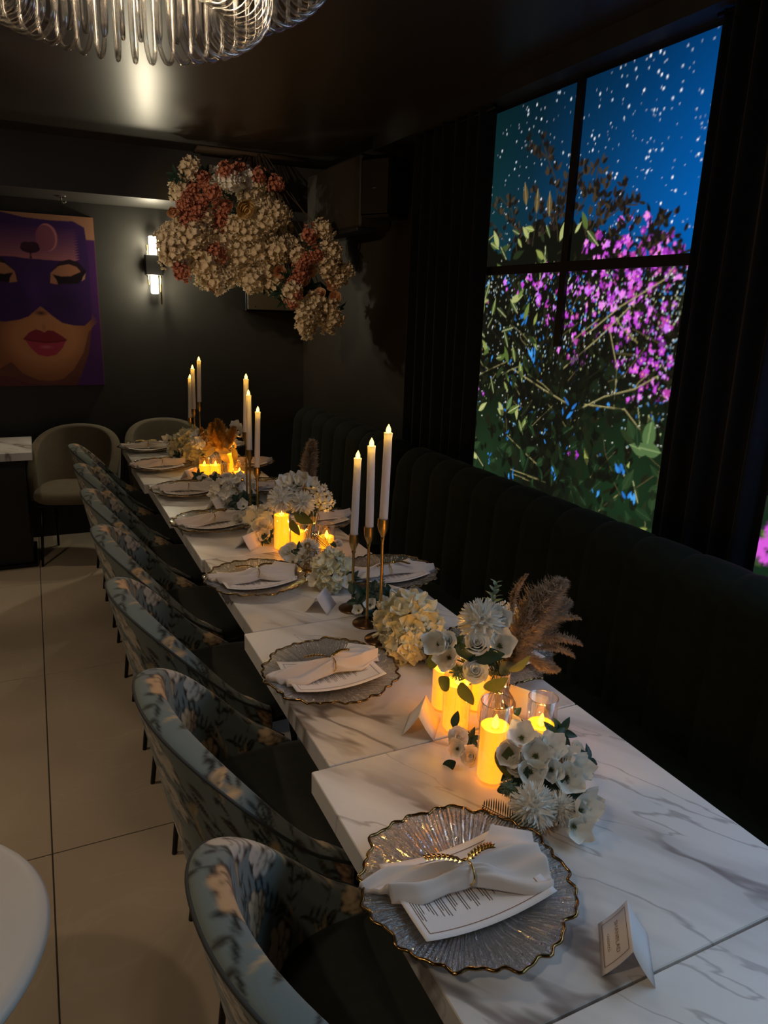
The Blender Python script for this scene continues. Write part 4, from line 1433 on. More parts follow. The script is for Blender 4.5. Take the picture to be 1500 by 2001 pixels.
def spray_blossom_mesh(name, mat, R, n, seed, pr=.010):
    """airy spray of tiny blossoms on twigs (mesh of petals)"""
    rnd = random.Random(seed); m = MB()
    fl = floret(5, pr, pr, .5, rnd, 0, 2)
    for d in fib(n, -.2):
        r = R * rnd.uniform(.6, 1)
        m.merge(fl, orient(d, rnd.random() * 6, tuple(d * r)))
        m.tube([(0, 0, -R * .4), tuple(d * r * .6), tuple(d * r)], .0006, 4)
    return m.mesh(name, mat, True, False)
def pampas_mesh(name, mat, L, W, nh, seed, bend=.35):
    rnd = random.Random(seed); m = MB()
    axis = lambda t: Vector((bend * L * t * t, 0, L * t))
    m.tube([tuple(axis(t)) for t in np.linspace(-.25, 1, 14)], [.0022] * 10 + [.0012] * 4, 5)
    for k in range(nh):
        t = rnd.random() ** .9 * .98
        p = axis(t)
        wid = W * (math.sin(PI * (.10 + .86 * t)) ** .7)
        a = rnd.random() * 6.28
        up = rnd.uniform(.7, 1.4)
        d = Vector((math.cos(a), math.sin(a), up)).normalized()
        ln = wid * rnd.uniform(.6, 1.25)
        side = d.cross(Vector((rnd.uniform(-1, 1), rnd.uniform(-1, 1), rnd.uniform(-1, 1)))).normalized() * .0009
        q = p + d * ln * .5 + Vector((0, 0, .12 * ln)); e = p + d * ln + Vector((bend * ln * .5, 0, -.15 * ln))
        m.add([p - side, p + side, q + side * 1.5, q - side * 1.5, e], [(0, 1, 2, 3), (3, 2, 4)])
        if k % 2 == 0:
            for s_ in range(2):
                b = p + d * ln * rnd.uniform(.3, .9)
                d2 = (d + Vector((rnd.gauss(0, .6), rnd.gauss(0, .6), rnd.gauss(0, .5)))).normalized()
                e2 = b + d2 * ln * .35
                m.add([b - side, b + side, e2], [(0, 1, 2)])
    return m.mesh(name, mat, True, False)

F = {}
F['hyd'] = hydrangea_mesh('hydrangea_bloom', M['petal_hyd'], .060, 32, .040, 1)
F['hyd2'] = hydrangea_mesh('hydrangea_bloom', M['petal_hyd'], .054, 30, .038, 2)
F['hydw'] = hydrangea_mesh('hydrangea_bloom', M['petal_white'], .054, 30, .036, 3)
F['mum'] = mum_mesh('pompom_bloom', M['petal_white'], .040, 260, 4)
F['rose'] = rose_mesh('rose_bloom', M['petal_white'], .022, 5)
F['blos'] = floret(5, .034, .030, .75, random.Random(6), .13, 6).mesh('blossom', M['petal_white'], True, False)
F['blos2'] = floret(5, .036, .033, .9, random.Random(16), .15, 6).mesh('blossom', M['petal_white'], True, False)
F['bud'] = mum_mesh('bud', M['leaf_sage'], .016, 90, 8)
F['ros'] = rosette_mesh('leaf_cluster', M['leaf_dark'], 6, .038, .019, 9)
F['ros2'] = rosette_mesh('leaf_cluster', M['leaf_dark'], 5, .045, .022, 19, .15)
F['leaf'] = leaf_mb(.055, .034, .2, .25).mesh('leaf', M['leaf_mid'], True, False)
F['leafd'] = leaf_mb(.055, .030, .2, .25).mesh('leaf', M['leaf_dark'], True, False)
F['leafg'] = leaf_mb(.065, .03, .2, .3).mesh('leaf', M['leaf_gold'], True, False)
F['fern'] = fern_mesh('fern_frond', M['leaf_dark'], .075, 1)
F['sprig'] = sprig_mesh('leafy_sprig', M['leaf_sage'], .055, 2)
F['spray'] = spray_blossom_mesh('blossom_spray', M['petal_white'], .035, 26, 3)
F['pam'] = pampas_mesh('pampas_plume', M['pampas'], .26, .062, 6500, 1)
F['pam2'] = pampas_mesh('pampas_plume', M['pampas'], .22, .040, 3000, 2, .15)
F['pamg'] = pampas_mesh('gilded_plume', M['pampas_gold'], .20, .050, 2600, 5, .2)
F['pam3'] = pampas_mesh('pampas_plume', M['pampas'], .14, .020, 900, 3, .5)
F['che'] = hydrangea_mesh('cream_blossom_cluster', M['petal_cream'], .074, 58, .030, 21, -1, 5, .16, 1.35, (.55, 1.2))
F['che2'] = hydrangea_mesh('cream_blossom_cluster', M['petal_cream'], .062, 46, .029, 22, -1, 5, .18, 1.2, (.5, 1.25))
F['wht'] = hydrangea_mesh('white_blossom_cluster', M['petal_white'], .065, 56, .028, 23, -1, 5, .14, 1.2, (.6, 1.15))
F['cor'] = hydrangea_mesh('coral_blossom_cluster', M['petal_coral'], .046, 40, .022, 24, -1, 5, .18, 1.5, (.5, 1.3))
F['prose'] = rose_mesh('peach_rose', M['petal_peach'], .045, 25)
F['yrose'] = rose_mesh('buttery_rose', M['petal_yellow'], .060, 26)
F['hleaf'] = rosette_mesh('leaf_cluster', M['leaf_dark'], 7, .09, .03, 27, .6)

F['stamen'] = mum_mesh('stamen', M['leaf_mid'], .006, 30, 40)
def place(kind, root, p, d=(0, 0, 1), spin=0, s=1.0, name=None):
    """p is in world space; root's location is subtracted"""
    me = F[kind]
    o = ob(name or me.name.split('.')[0], me, root)
    o.matrix_local = orient(d, spin, tuple(Vector(p) - root.location), s)
    if kind.startswith('blos'):
        ob('stamen', F['stamen'], o, (0, 0, .004))
    return o
def base_foam(root, pts, r=.018):
    # mossy stem bundle tying the blooms together at table level
    mb = MB()
    c = Vector((0, 0, .0))
    for p in pts:
        q = Vector(p) - root.location
        mb.tube([(q.x * .2, q.y * .2, .004), (q.x * .6, q.y * .6, max(.004, q.z * .5)), tuple(q)], .0018, 5)
    mb.lathe([(.0, .0005), (r, .0005), (r * 1.1, r * .5), (r * .6, r), (.0, r * 1.1)], 12, close=False)
    build('stem_bundle', mb, M['stem'], root)

def posy(name, label, loc, items, group='low flower posies on the table'):
    t = thing(name, label, 'flowers', loc, 0, group)
    rnd = random.Random(hash(label) % 1000 if False else len(label))
    pts = []
    for it in items:
        kind, p, d, s = it
        low = {'hyd': .066, 'hyd2': .060, 'hydw': .060, 'mum': .040, 'rose': .018, 'blos': .017, 'blos2': .017, 'bud': .016, 'ros': .02, 'ros2': .02}.get(kind, .006) * s
        p = (p[0], p[1], max(p[2], low))
        P = (loc[0] + p[0], loc[1] + p[1], loc[2] + p[2])
        place(kind, t, P, d, rnd.random() * 6.28, s)
        if kind[:3] in ('hyd', 'mum', 'ros', 'blo', 'bud'):
            pts.append((P[0] - d[0] * .01, P[1] - d[1] * .01, P[2] - .01))
    base_foam(t, pts)
    return t
CZ = .7504
TOC = Vector((-.45, -.65, .6)).normalized()
def facing(dx=0, dy=0, dz=0): return (TOC.x + dx, TOC.y + dy, TOC.z + dz)
# front posy
posy('flower_posy', 'front posy of white apple blossom, pompom bloom and fern beside the tallest candle jar', (.795, .928, CZ), [
    ('mum', (-.052, -.055, .040), facing(), 1.05), ('mum', (.000, -.065, .032), facing(.3), .75),
    ('blos2', (-.035, .045, .085), facing(-.3), 1.1), ('blos', (-.005, .055, .105), facing(.1, 0, .3), 1.2), ('blos2', (.005, .02, .085), facing(), 1.25), ('blos', (.045, .03, .085), facing(.3), 1.15),
    ('blos2', (.07, -.01, .06), facing(.5), 1.2), ('blos', (.04, -.03, .06), facing(.2), 1.2), ('rose', (-.035, .020, .075), facing(-.1), .9), ('blos', (-.02, .0, .07), facing(), 1.1),
    ('bud', (-.072, -.005, .055), facing(), 1.1), ('rose', (.135, .055, .045), facing(.6), .75), ('blos2', (.03, -.085, .03), facing(.5), 1.2), ('blos', (.0, -.105, .022), facing(.3, -.4), 1.1), ('blos', (.055, -.07, .03), facing(.7), 1.0),
    ('leaf', (-.045, .06, .10), facing(-.5, 0, .8), 1.15), ('leaf', (-.01, .085, .10), facing(.2, 0, .9), .95), ('ros', (.14, .11, .05), facing(.4), .95), ('ros2', (.11, .085, .06), facing(.3), .85), ('ros2', (.15, .03, .028), facing(.6), .8),
    ('ros', (.01, -.02, .045), facing(), .9), ('ros', (-.04, .0, .05), facing(), .9), ('ros2', (.03, .05, .06), facing(), 1.0), ('ros', (-.03, .035, .06), facing(), 1.0), ('ros2', (.02, -.045, .03), facing(), 1.0), ('rose', (.02, .045, .095), facing(), .95), ('rose', (.06, .0, .07), facing(.4), .95), ('blos2', (.02, -.01, .07), facing(), 1.0), ('blos', (.08, .02, .06), facing(.5), 1.0), ('ros', (.05, -.05, .03), facing(.4), .7), ('fern', (-.10, -.045, .03), facing(-.4), 1.0), ('fern', (-.085, -.055, .02), facing(-.2, -.2), .9), ('leafd', (-.085, .01, .04), facing(-.4), .6), ('sprig', (.06, -.075, .02), facing(.5), .6)])
# little posy left of the vase
posy('flower_posy', 'tiny cluster of white roses and dark leaves between the glowing place card and vase', (.765, 1.098, CZ), [
    ('rose', (-.035, .015, .045), facing(), .95), ('rose', (-.03, -.03, .026), facing(-.2), .95), ('blos', (-.045, -.002, .03), facing(-.3), .8), ('leafd', (-.06, -.02, .015), facing(-.6), .8), ('leafd', (-.03, .04, .05), facing(-.3, .3), .7), ('ros', (.0, .02, .03), facing(), .6)])
posy('flower_posy', 'small white blossom and glossy leaves between vase and low candle jar', (.865, 1.098, CZ), [
    ('blos', (.0, .01, .045), facing(), .9), ('ros2', (.01, .03, .05), facing(), .8), ('ros', (-.02, .0, .03), facing(), .7)])

# big hydrangea with leaf trail
posy('hydrangea_stem', 'largest ivory hydrangea head with dark leaf trail, between candlesticks and first vase', (.862, 1.60, CZ), [
    ('hyd', (.0, .010, .070), (-.2, -.2, .95), 1.14), ('hyd2', (-.03, -.055, .030), facing(-.1), .75), ('hyd2', (.035, -.03, .045), facing(.4), .85),
    ('ros', (.012, -.095, .062), facing(), .85), ('ros', (.045, -.085, .05), facing(.3), .7), ('ros', (.008, -.155, .052), facing(), 1.05), ('ros2', (.03, -.12, .05), facing(.2), .7),
    ('rose', (-.008, -.205, .03), facing(), .95), ('blos', (.03, -.14, .04), facing(.3), .8), ('blos', (-.005, -.085, .06), facing(), .9), ('leafd', (.0, -.235, .012), facing(), .7)])
# greenery between candlestick bases
posy('greenery_posy', 'dark green leaf bunch with tiny white blossoms around the candlestick stems', (.875, 1.845, CZ), [
    ('ros', (-.03, .02, .055), facing(), 1.1), ('ros2', (.0, .0, .07), facing(), 1.1), ('ros', (.04, -.02, .06), facing(.2), 1.1), ('ros', (.02, .03, .05), facing(), 1.0), ('ros2', (-.055, .0, .045), facing(-.2), 1.0), ('ros', (-.02, -.04, .03), facing(), .9), ('ros2', (.01, -.05, .025), facing(), .9),
    ('sprig', (.02, .0, .07), (0, 0, 1), .9), ('blos', (-.03, -.03, .045), facing(), .8), ('blos', (.015, -.04, .05), facing(), .8), ('blos', (-.06, -.015, .025), facing(), .7), ('blos', (-.005, -.07, .02), facing(), .8), ('blos2', (.05, -.03, .06), facing(.3), .8), ('leafd', (-.06, .03, .06), facing(-.5), .9), ('leafd', (.06, .02, .05), facing(.5), .9)])
posy('hydrangea_stem', 'ivory hydrangea head behind the shortest candlestick and white place card', (.842, 2.12, CZ), [
    ('hyd', (.0, .0, .050), (-.2, -.3, .9), .88), ('hyd2', (-.03, -.06, .025), facing(), .6), ('blos', (.03, -.08, .03), facing(), 1.0), ('blos', (-.06, -.02, .03), facing(-.3), 1.0), ('ros', (.05, -.06, .035), facing(.2), .8)])

def ribbed_vase(x, y, h, r, lab):
    t = thing('vase', lab, 'vase', (x, y, .7502), 0, 'ribbed glass bottle vases')
    prof = [(.0, .001), (.55 * r, .001), (.75 * r, .006), (.98 * r, .03 * h / .14), (1.0 * r, .38 * h), (.90 * r, .52 * h), (.52 * r, .68 * h), (.40 * r, .76 * h), (.42 * r, .86 * h), (.58 * r, h)]
    wob = lambda a, z: 1 + .035 * math.cos(22 * a)
    build('body', MB().lathe(prof, 132, close=False, wob=wob), M['glass_vase'], t, fix=True)
    st = MB()
    rn = random.Random(4)
    for k in range(9):
        a = k * .7
        st.tube([(.3 * r * math.cos(a + 2.5), .3 * r * math.sin(a + 2.5), .012), (.2 * r * math.cos(a), .2 * r * math.sin(a), .7 * h), (.3 * r * math.cos(a), .3 * r * math.sin(a), h + .01)], .0018, 5)
    return t, st
def bouquet(lab, loc, h, items, st, group='bouquets in ribbed vases'):
    t = thing('bouquet', lab, 'flowers', (loc[0], loc[1], .7502), 0, group)
    pts = MB()
    for it in items:
        kind, p, d, s = it[:4]
        P = (loc[0] + p[0], loc[1] + p[1], .7502 + p[2])
        if len(it) > 4 and it[4] == 'x':      # droop of the plume towards +x
            o = place(kind, t, P, d, 0, s)
            z = Vector(d).normalized(); x = (Vector((1, 0, 0)) - z * z.x).normalized(); y = z.cross(x)
            m = Matrix((x, y, z)).transposed().to_4x4()
            o.matrix_local = Matrix.Translation(p) @ m @ Matrix.Scale(s, 4)
        else:
            place(kind, t, P, d, it[4] if len(it) > 4 else (p[0] * 77 + p[1] * 31), s)
        q = Vector((p[0], p[1], p[2]))
        pts.tube([(0, 0, h * .8), (p[0] * .3, p[1] * .3, h + .01), (p[0] * .8, p[1] * .8, p[2] - .012)], .0016, 5)
    st.merge(pts)
    build('stems', st, M['stem'], t)
    return t
_, st = ribbed_vase(.858, 1.160, .150, .042, 'ribbed clear glass bottle vase surrounded by tall candle jars')
bouquet('white pompom and rose bouquet with a thick pampas plume leaning over the banquette', (.858, 1.160), .150, [
    ('mum', (-.045, .02, .265), (-.3, -.3, .9), 1.22), ('rose', (-.075, -.015, .235), facing(), 1.15), ('rose', (-.085, -.03, .180), facing(), 1.2), ('blos2', (-.14, .03, .225), facing(-.3), 1.2), ('blos', (-.125, .01, .20), facing(-.4), 1.1), ('rose', (-.125, .02, .235), facing(-.3), .9),
    ('blos', (-.005, .02, .255), facing(.1), 1.2), ('blos2', (-.015, -.01, .215), facing(.1), 1.3), ('bud', (-.115, -.01, .175), facing(), 1.2), ('sprig', (.0, .05, .275), (.1, 0, 1), 1.1), ('spray', (.025, .03, .265), (.1, 0, 1), .8),
    ('leaf', (-.05, -.035, .175), facing(0, 0, -1.2), 1.2), ('leafd', (-.05, -.03, .215), facing(.4, 0, -.6), 1.3), ('leafd', (-.09, -.02, .21), facing(-.4, 0, -.2), 1.2), ('leafd', (-.02, -.03, .19), facing(.4, 0, -.8), 1.3), ('leaf', (-.11, -.02, .155), facing(-.6, 0, -.7), 1.1), ('leaf', (-.13, .0, .16), facing(-.9, .2, -.6), 1.0), ('leaf', (-.075, -.05, .150), facing(-.3, -.2, -1), 1.0), ('leaf', (-.14, .02, .205), facing(-1, .3, .0), 1.0), ('ros', (-.03, .0, .185), facing(), .8), ('ros', (-.10, .03, .215), facing(), .8), ('leaf', (.0, -.03, .165), facing(.3, 0, -1), 1.0),
    ('pam', (.015, .0, .145), (.30, .05, .9), .86, 'x'), ('pam', (.03, .02, .130), (.50, .1, .8), .80, 'x'), ('pam2', (.02, -.01, .15), (.10, .0, 1.0), .68, 'x'), ('pam3', (.08, .0, .20), (1.0, .0, .25), .95, 'x'), ('pam3', (.08, .0, .235), (1.0, .1, .5), .85, 'x'), ('pam3', (.09, .0, .185), (1.0, .0, .1), .8, 'x'), ('pam2', (.05, -.01, .19), (.55, -.1, -.45), .5, 'x'), ('pam3', (.02, .0, .28), (-.15, .1, 1), .7, 1)], st)
_, st = ribbed_vase(.905, 2.480, .140, .036, 'ribbed clear glass bottle vase among the candle jars in mid table')
bouquet('white pompom bouquet with one upright pampas plume and tiny blossom sprays', (.905, 2.480), .140, [
    ('mum', (-.125, .0, .215), facing(), 1.25), ('mum', (-.055, -.03, .20), facing(), 1.2), ('mum', (-.09, .04, .23), facing(), 1.1), ('blos', (-.07, .02, .265), facing(), 1.3), ('blos2', (-.035, .02, .27), facing(), 1.3), ('blos', (-.055, .01, .255), facing(), 1.3), ('blos2', (-.01, .0, .25), facing(.3), 1.2), ('blos', (-.10, .03, .265), facing(), 1.2),
    ('spray', (.02, .0, .225), (.2, 0, 1), 1.15), ('spray', (.035, -.02, .20), (.4, -.1, 1), 1.1), ('spray', (.03, .0, .17), (.4, 0, .8), 1.0), ('leaf', (-.09, -.045, .17), facing(-.2, 0, -.6), 1.4), ('leaf', (-.10, -.05, .145), facing(-.4, 0, -.8), 1.3), ('ros', (-.02, .0, .18), facing(), 1.0),
    ('pam2', (-.01, .03, .20), (.02, .0, 1.0), 1.05, PI), ('pam2', (-.005, .03, .17), (.08, .05, 1.0), .9, 1)], st)
_, st = ribbed_vase(.885, 3.880, .135, .036, 'ribbed clear glass bottle vase glowing amber in the gold bouquet group')
bouquet('golden dried bouquet with gilded leaves above glowing candle jars', (.885, 3.880), .135, [
    ('pamg', (-.03, .0, .12), (-.15, 0, 1), .85, 0), ('pamg', (.0, .0, .13), (.05, .0, 1), .85, 1), ('pamg', (-.05, .02, .12), (-.5, 0, .8), .7, 2), ('pamg', (.02, .0, .12), (.3, 0, .9), .75, 3), ('pamg', (-.01, -.02, .12), (-.1, -.3, .9), .75, 4),
    ('blos', (.09, .0, .235), facing(.3), 1.2), ('blos2', (.10, .0, .21), facing(.3), 1.2), ('blos', (.075, .0, .255), facing(.2), 1.2), ('hydw', (-.10, .05, .19), facing(), .8), ('hydw', (.04, .05, .19), facing(), .7),
    ('leafg', (-.06, -.02, .14), (-.6, -.8, .3), 1.6), ('leafg', (.05, -.02, .15), (.5, -.8, .4), 1.6), ('leafg', (.0, -.03, .15), (0, -.9, .4), 1.4), ('leafg', (-.02, -.03, .13), (-.2, -.9, .1), 1.3), ('leafg', (.07, .0, .14), (.8, -.5, .2), 1.4), ('leafg', (.03, -.03, .13), (.3, -.9, .0), 1.2), ('leafg', (-.04, -.03, .155), (-.3, -.8, .6), 1.2)], st)

# mid table posies
posy('flower_posy', 'white pompom and rose posy with dark leaves in front of the short candle jar', (.83, 2.355, CZ), [
    ('mum', (.005, -.03, .060), facing(), 1.0), ('rose', (-.043, .03, .045), facing(), 1.15), ('rose', (-.06, .01, .04), facing(), 1.3), ('mum', (-.02, -.06, .028), facing(), .9), ('blos', (-.06, -.04, .022), facing(), 1.1), ('rose', (-.06, .05, .03), facing(), 1.0), ('ros2', (.0, -.02, .035), facing(), 1.2), ('ros2', (-.03, -.03, .05), facing(), 1.0), ('fern', (.05, -.03, .06), facing(.5), 1.1), ('fern', (.08, -.03, .06), facing(.7), 1.1), ('sprig', (-.08, -.04, .012), (-1, -.2, .3), .8), ('blos', (.085, -.03, .03), facing(.5), 1.0), ('rose', (.135, .02, .05), facing(.6), .8), ('leafd', (.12, .0, .045), facing(.6), .8)])
posy('flower_posy', 'small white rose cluster behind the amber place card near the pampas vase', (.76, 2.66, CZ), [
    ('rose', (-.01, -.01, .06), facing(), 1.5), ('mum', (.03, -.01, .05), facing(), .9), ('rose', (-.03, .0, .03), facing(), 1.3), ('blos', (.0, -.04, .03), facing(), 1.1), ('ros', (.01, -.04, .03), facing(), .9), ('ros2', (-.02, -.05, .02), facing(), .9)])
posy('hydrangea_stem', 'loose white hydrangea and blossom run between pampas vase and middle taper candles', (.80, 2.80, CZ), [
    ('hydw', (.03, .0, .05), facing(), .85), ('hydw', (-.03, .02, .04), facing(), .75), ('blos2', (-.04, -.03, .05), facing(), 1.5), ('blos', (.0, -.05, .045), facing(), 1.4), ('rose', (-.09, .05, .035), facing(), 1.2), ('rose', (-.06, .06, .045), facing(), 1.1), ('ros', (.0, -.03, .05), facing(), .8), ('leafd', (.03, -.05, .06), facing(), 1.0)])
posy('hydrangea_stem', 'white hydrangea with a dark leaf bunch at the feet of the middle taper candles', (.79, 3.16, CZ), [
    ('hydw', (.02, .06, .065), facing(), 1.15), ('hydw', (-.05, .06, .05), facing(), 1.0), ('ros', (.02, -.06, .05), facing(), 1.2), ('ros2', (-.02, -.05, .045), facing(), 1.2), ('ros', (.06, -.07, .04), facing(), 1.1), ('ros2', (.045, -.03, .055), facing(), 1.1), ('blos', (.0, -.09, .03), facing(), 1.1)])
posy('flower_posy', 'white roses and dark leaves glowing amber in front of the gold bouquet jars', (.80, 3.61, CZ), [
    ('rose', (.045, -.01, .03), facing(), 1.6), ('blos', (-.06, .03, .02), facing(), 1.3), ('blos2', (.0, .03, .025), facing(), 1.2), ('rose', (-.05, -.01, .02), facing(), 1.1), ('ros', (-.02, .0, .03), facing(), 1.1), ('ros2', (.02, .0, .03), facing(), 1.0), ('ros', (-.09, .05, .03), facing(), 1.1), ('ros2', (.10, -.02, .025), facing(), 1.0), ('ros', (-.08, .1, .035), facing(), 1.0)])
posy('hydrangea_stem', 'tall ivory hydrangea heads beside the farthest taper candles', (.775, 4.23, CZ), [
    ('hyd', (.0, .05, .115), (-.1, -.2, 1), 1.1), ('hyd2', (.02, -.03, .06), facing(), 1.15), ('hyd2', (-.05, .05, .07), facing(-.3), .95), ('blos', (-.10, .08, .12), facing(-.3), 1.3), ('ros', (-.07, -.02, .05), facing(), 1.0), ('ros2', (.05, -.09, .04), facing(), 1.1)])
# gold filigree ornament
t = thing('filigree_ornament', 'small dark gold filigree scroll ornament leaning on the white posy', 'ornament', (.812, 2.262, .7502))
for k, (dx, dy, dz, r) in enumerate(((0, 0, .024, .020), (.012, .012, .062, .019), (-.014, .02, .044, .012), (.026, .0, .040, .012), (.0, .02, .09, .012))):
    mb = MB()
    n = 34
    sp = []
    for i in range(n):
        a = 2 * PI * 1.75 * i / n; rr_ = r * (1 - .62 * i / n)
        sp.append((dx + rr_ * math.cos(a) * .9, dy + rr_ * math.cos(a) * -.35, dz + rr_ * math.sin(a)))
    mb.tube(sp, .0022, 6)
    for q in range(8):
        a = q * PI / 4
        mb.lathe([(.0001, -.003), (.003, 0), (.0001, .003)], 6, close=False)
        mb.v[-18:] = [(p[0] + dx + r * 1.02 * math.cos(a) * .9, p[1] + dy - r * .35 * math.cos(a), p[2] + dz + r * 1.02 * math.sin(a)) for p in mb.v[-18:]]
    build('scroll', mb, M['gold'], t)
build('foot', MB().lathe([(.018, 0), (.018, .003), (.006, .006)], 16), M['gold'], t)

# ------------------------------------------------------------------ art print on the end wall
def paint_face():
    W_, H_ = .72, 1.10
    c = Canvas(W_, H_, .0035, (150, 96, 62))
    X0, Z0 = -.285, 1.08
    def q(x, y):            # zoomed-photo measure -> metres on the print
        return (-.115 + x * .00059 - X0, (2.19 - (y - 130 + .06 * (905 - x) * 0) * .00076) - Z0)
    P = lambda pts: [q(*a) for a in pts]
    # background top and side, jaw shading
    c.poly(P([(-300, 0), (930, 0), (930, 330), (-300, 330)]), (168, 122, 96))
    c.poly(P([(820, 330), (930, 330), (930, 1700), (560, 1700), (700, 1480), (790, 1250), (820, 1080)]), (74, 34, 100))
    c.poly(P([(-300, 1500), (-100, 1500), (100, 1560), (300, 1590), (500, 1560), (640, 1470), (700, 1700), (-300, 1700)]), (112, 58, 48))
    for k in range(14):
        t = k / 13
        a = q(330, 1180)
        c.ell(a[0], a[1], (.36 - .17 * t), (.32 - .17 * t), (int(128 + 70 * t), int(78 + 60 * t), int(50 + 46 * t)), alpha=.34)
    c.poly(P([(-300, 1500), (-40, 1380), (60, 1480), (220, 1540), (360, 1552), (480, 1530), (600, 1450), (720, 1300), (800, 1100), (840, 1100), (840, 1700), (-300, 1700)]), (88, 46, 52), alpha=.75)
    c.poly(P([(690, 1480), (780, 1300), (830, 1080), (930, 1000), (930, 1700), (560, 1700)]), (74, 34, 100))
    # mask
    mask = [(-300, 150), (0, 150), (220, 180), (480, 190), (720, 185), (830, 230), (850, 420), (850, 800), (840, 1000), (760, 1060), (640, 1060), (520, 1040), (430, 985), (380, 950), (310, 900), (250, 930), (180, 990), (80, 1020), (-60, 1040), (-300, 1030)]
    c.poly(P(mask), (62, 34, 96))
    for k in range(12):
        y0_ = 240 + k * 22
        t = k / 11
        c.poly(P([(-300, y0_), (760, y0_ + 10), (700, y0_ + 36), (-300, y0_ + 26)]), (int(80 + 95 * t), int(44 + 66 * t), int(98 + 22 * t)), alpha=.85)
    c.poly(P([(-300, 505), (100, 500), (200, 510), (470, 515), (800, 540), (850, 420), (850, 800), (840, 1000), (760, 1060), (640, 1060), (520, 1040), (430, 985), (310, 900), (180, 990), (80, 1020), (-300, 1030)]), (58, 30, 92))
    for (px, py, rx, ry, col) in ((250, 760, .07, .17, (72, 40, 112)), (560, 860, .13, .11, (46, 24, 80)), (80, 860, .10, .10, (50, 28, 90)), (310, 960, .045, .022, (70, 36, 40))):
        a = q(px, py); c.ell(a[0], a[1], rx, ry, col, soft=.9)
    a = q(440, 330); c.ell(a[0], a[1], .062, .085, (190, 120, 130)); c.ell(a[0] - .010, a[1] - .004, .058, .080, (140, 80, 104))
    # tree
    a = q(260, 425); c.ell(a[0], a[1], .058, .030, (52, 22, 46)); c.ell(a[0] - .02, a[1] + .016, .034, .022, (60, 26, 50)); c.ell(a[0] + .02, a[1] + .016, .034, .024, (56, 24, 48))
    c.poly(P([(245, 450), (275, 450), (266, 480), (272, 510), (244, 510), (254, 480)]), (48, 20, 42))
    # eyes
    def eye(ox, f):
        E = lambda pts: [q(ox + f * x, y) for x, y in pts]
        c.poly(E([(-190, 700), (-150, 600), (-60, 520), (40, 500), (130, 520), (210, 590), (170, 640), (120, 700), (-100, 715)]), (40, 22, 40))
        c.poly(E([(-180, 705), (-165, 620), (-80, 560), (30, 540), (110, 560), (150, 600), (60, 640), (-60, 645), (-120, 640), (-100, 715)]), (172, 118, 92))
        c.poly(E([(-150, 630), (-60, 645), (40, 640), (120, 610), (200, 580), (180, 640), (110, 700), (-90, 700)]), (26, 15, 26))
        c.poly(E([(170, 640), (200, 610), (185, 660), (150, 680)]), (190, 140, 112))
    eye(610, 1); eye(-80, -1)
    # lips
    c.poly(P([(100, 1182), (170, 1125), (240, 1098), (290, 1110), (325, 1125), (360, 1105), (420, 1110), (500, 1150), (560, 1188), (480, 1205), (330, 1215), (180, 1200)]), (134, 36, 58))
    c.poly(P([(120, 1190), (200, 1200), (330, 1212), (460, 1203), (545, 1192), (500, 1260), (430, 1318), (330, 1335), (240, 1318), (170, 1260)]), (172, 56, 84))
    c.line(P([(110, 1184), (200, 1200), (330, 1212), (460, 1204), (552, 1188)]), .005, (66, 12, 28))
    a = q(330, 1250); c.ell(a[0], a[1], .05, .016, (216, 122, 140), soft=.9, alpha=.7)
    a = q(325, 1080); c.ell(a[0], a[1], .016, .03, (150, 96, 76), soft=.8, alpha=.6)
    return c.done(), X0, Z0, W_, H_
img, X0, Z0, PW, PH = paint_face()
M['art'] = attrmat('art_print', rough=.55, spec=.25)
t = thing('wall_art', 'large portrait print of a face with purple moonlit mask and red lips', 'picture', (X0 + PW / 2, YW, Z0))
nx, ny = int(PW / .0038), int(PH / .0038)
me, u, v = grid_mesh('print', nx, ny, lambda u, v: np.stack([-PW / 2 + PW * u, -.0355 + 0 * u, PH * v], -1), M['art'])
set_print(me, sample(img, u, v))
ob('print', me, t)
build('canvas_frame', MB().box(-PW / 2, PW / 2, -.035, -.001, 0, PH), M['black'], t, smooth=False)

# ------------------------------------------------------------------ wall sconce
t = thing('wall_sconce', 'lit gold and black sconce with two glowing glass tubes on the end wall', 'lamp', (.805, YW, 1.90))
build('backplate', MB().bbox(-.045, .045, -.02, -.001, -.075, .075, .004), M['black_metal'], t, smooth=False)
build('block', MB().bbox(-.058, .058, -.085, -.02, -.068, .068, .004), M['black_metal'], t, smooth=False)
for s in (1, -1):
    build('glass_tube', MB().lathe([(.026, s * .068), (.026, s * .185), (.020, s * .190), (.001, s * .191)], 20, cx=0, cy=-.055), M['sconce_glass'], t)
build('gold_rod', MB().tube([(.042, -.060, -.26), (.042, -.060, .235)], .006, 8), M['gold_shiny'], t)
build('gold_rod', MB().tube([(-.040, -.060, -.13), (-.040, -.060, .13)], .006, 8), M['gold_shiny'], t)
add_light('sconce_light', 'POINT', (0, -.10, .13), 7.5, (1.0, .88, .62), .03, parent=t)
add_light('sconce_light', 'POINT', (0, -.10, -.13), 7.5, (1.0, .88, .62), .03, parent=t)
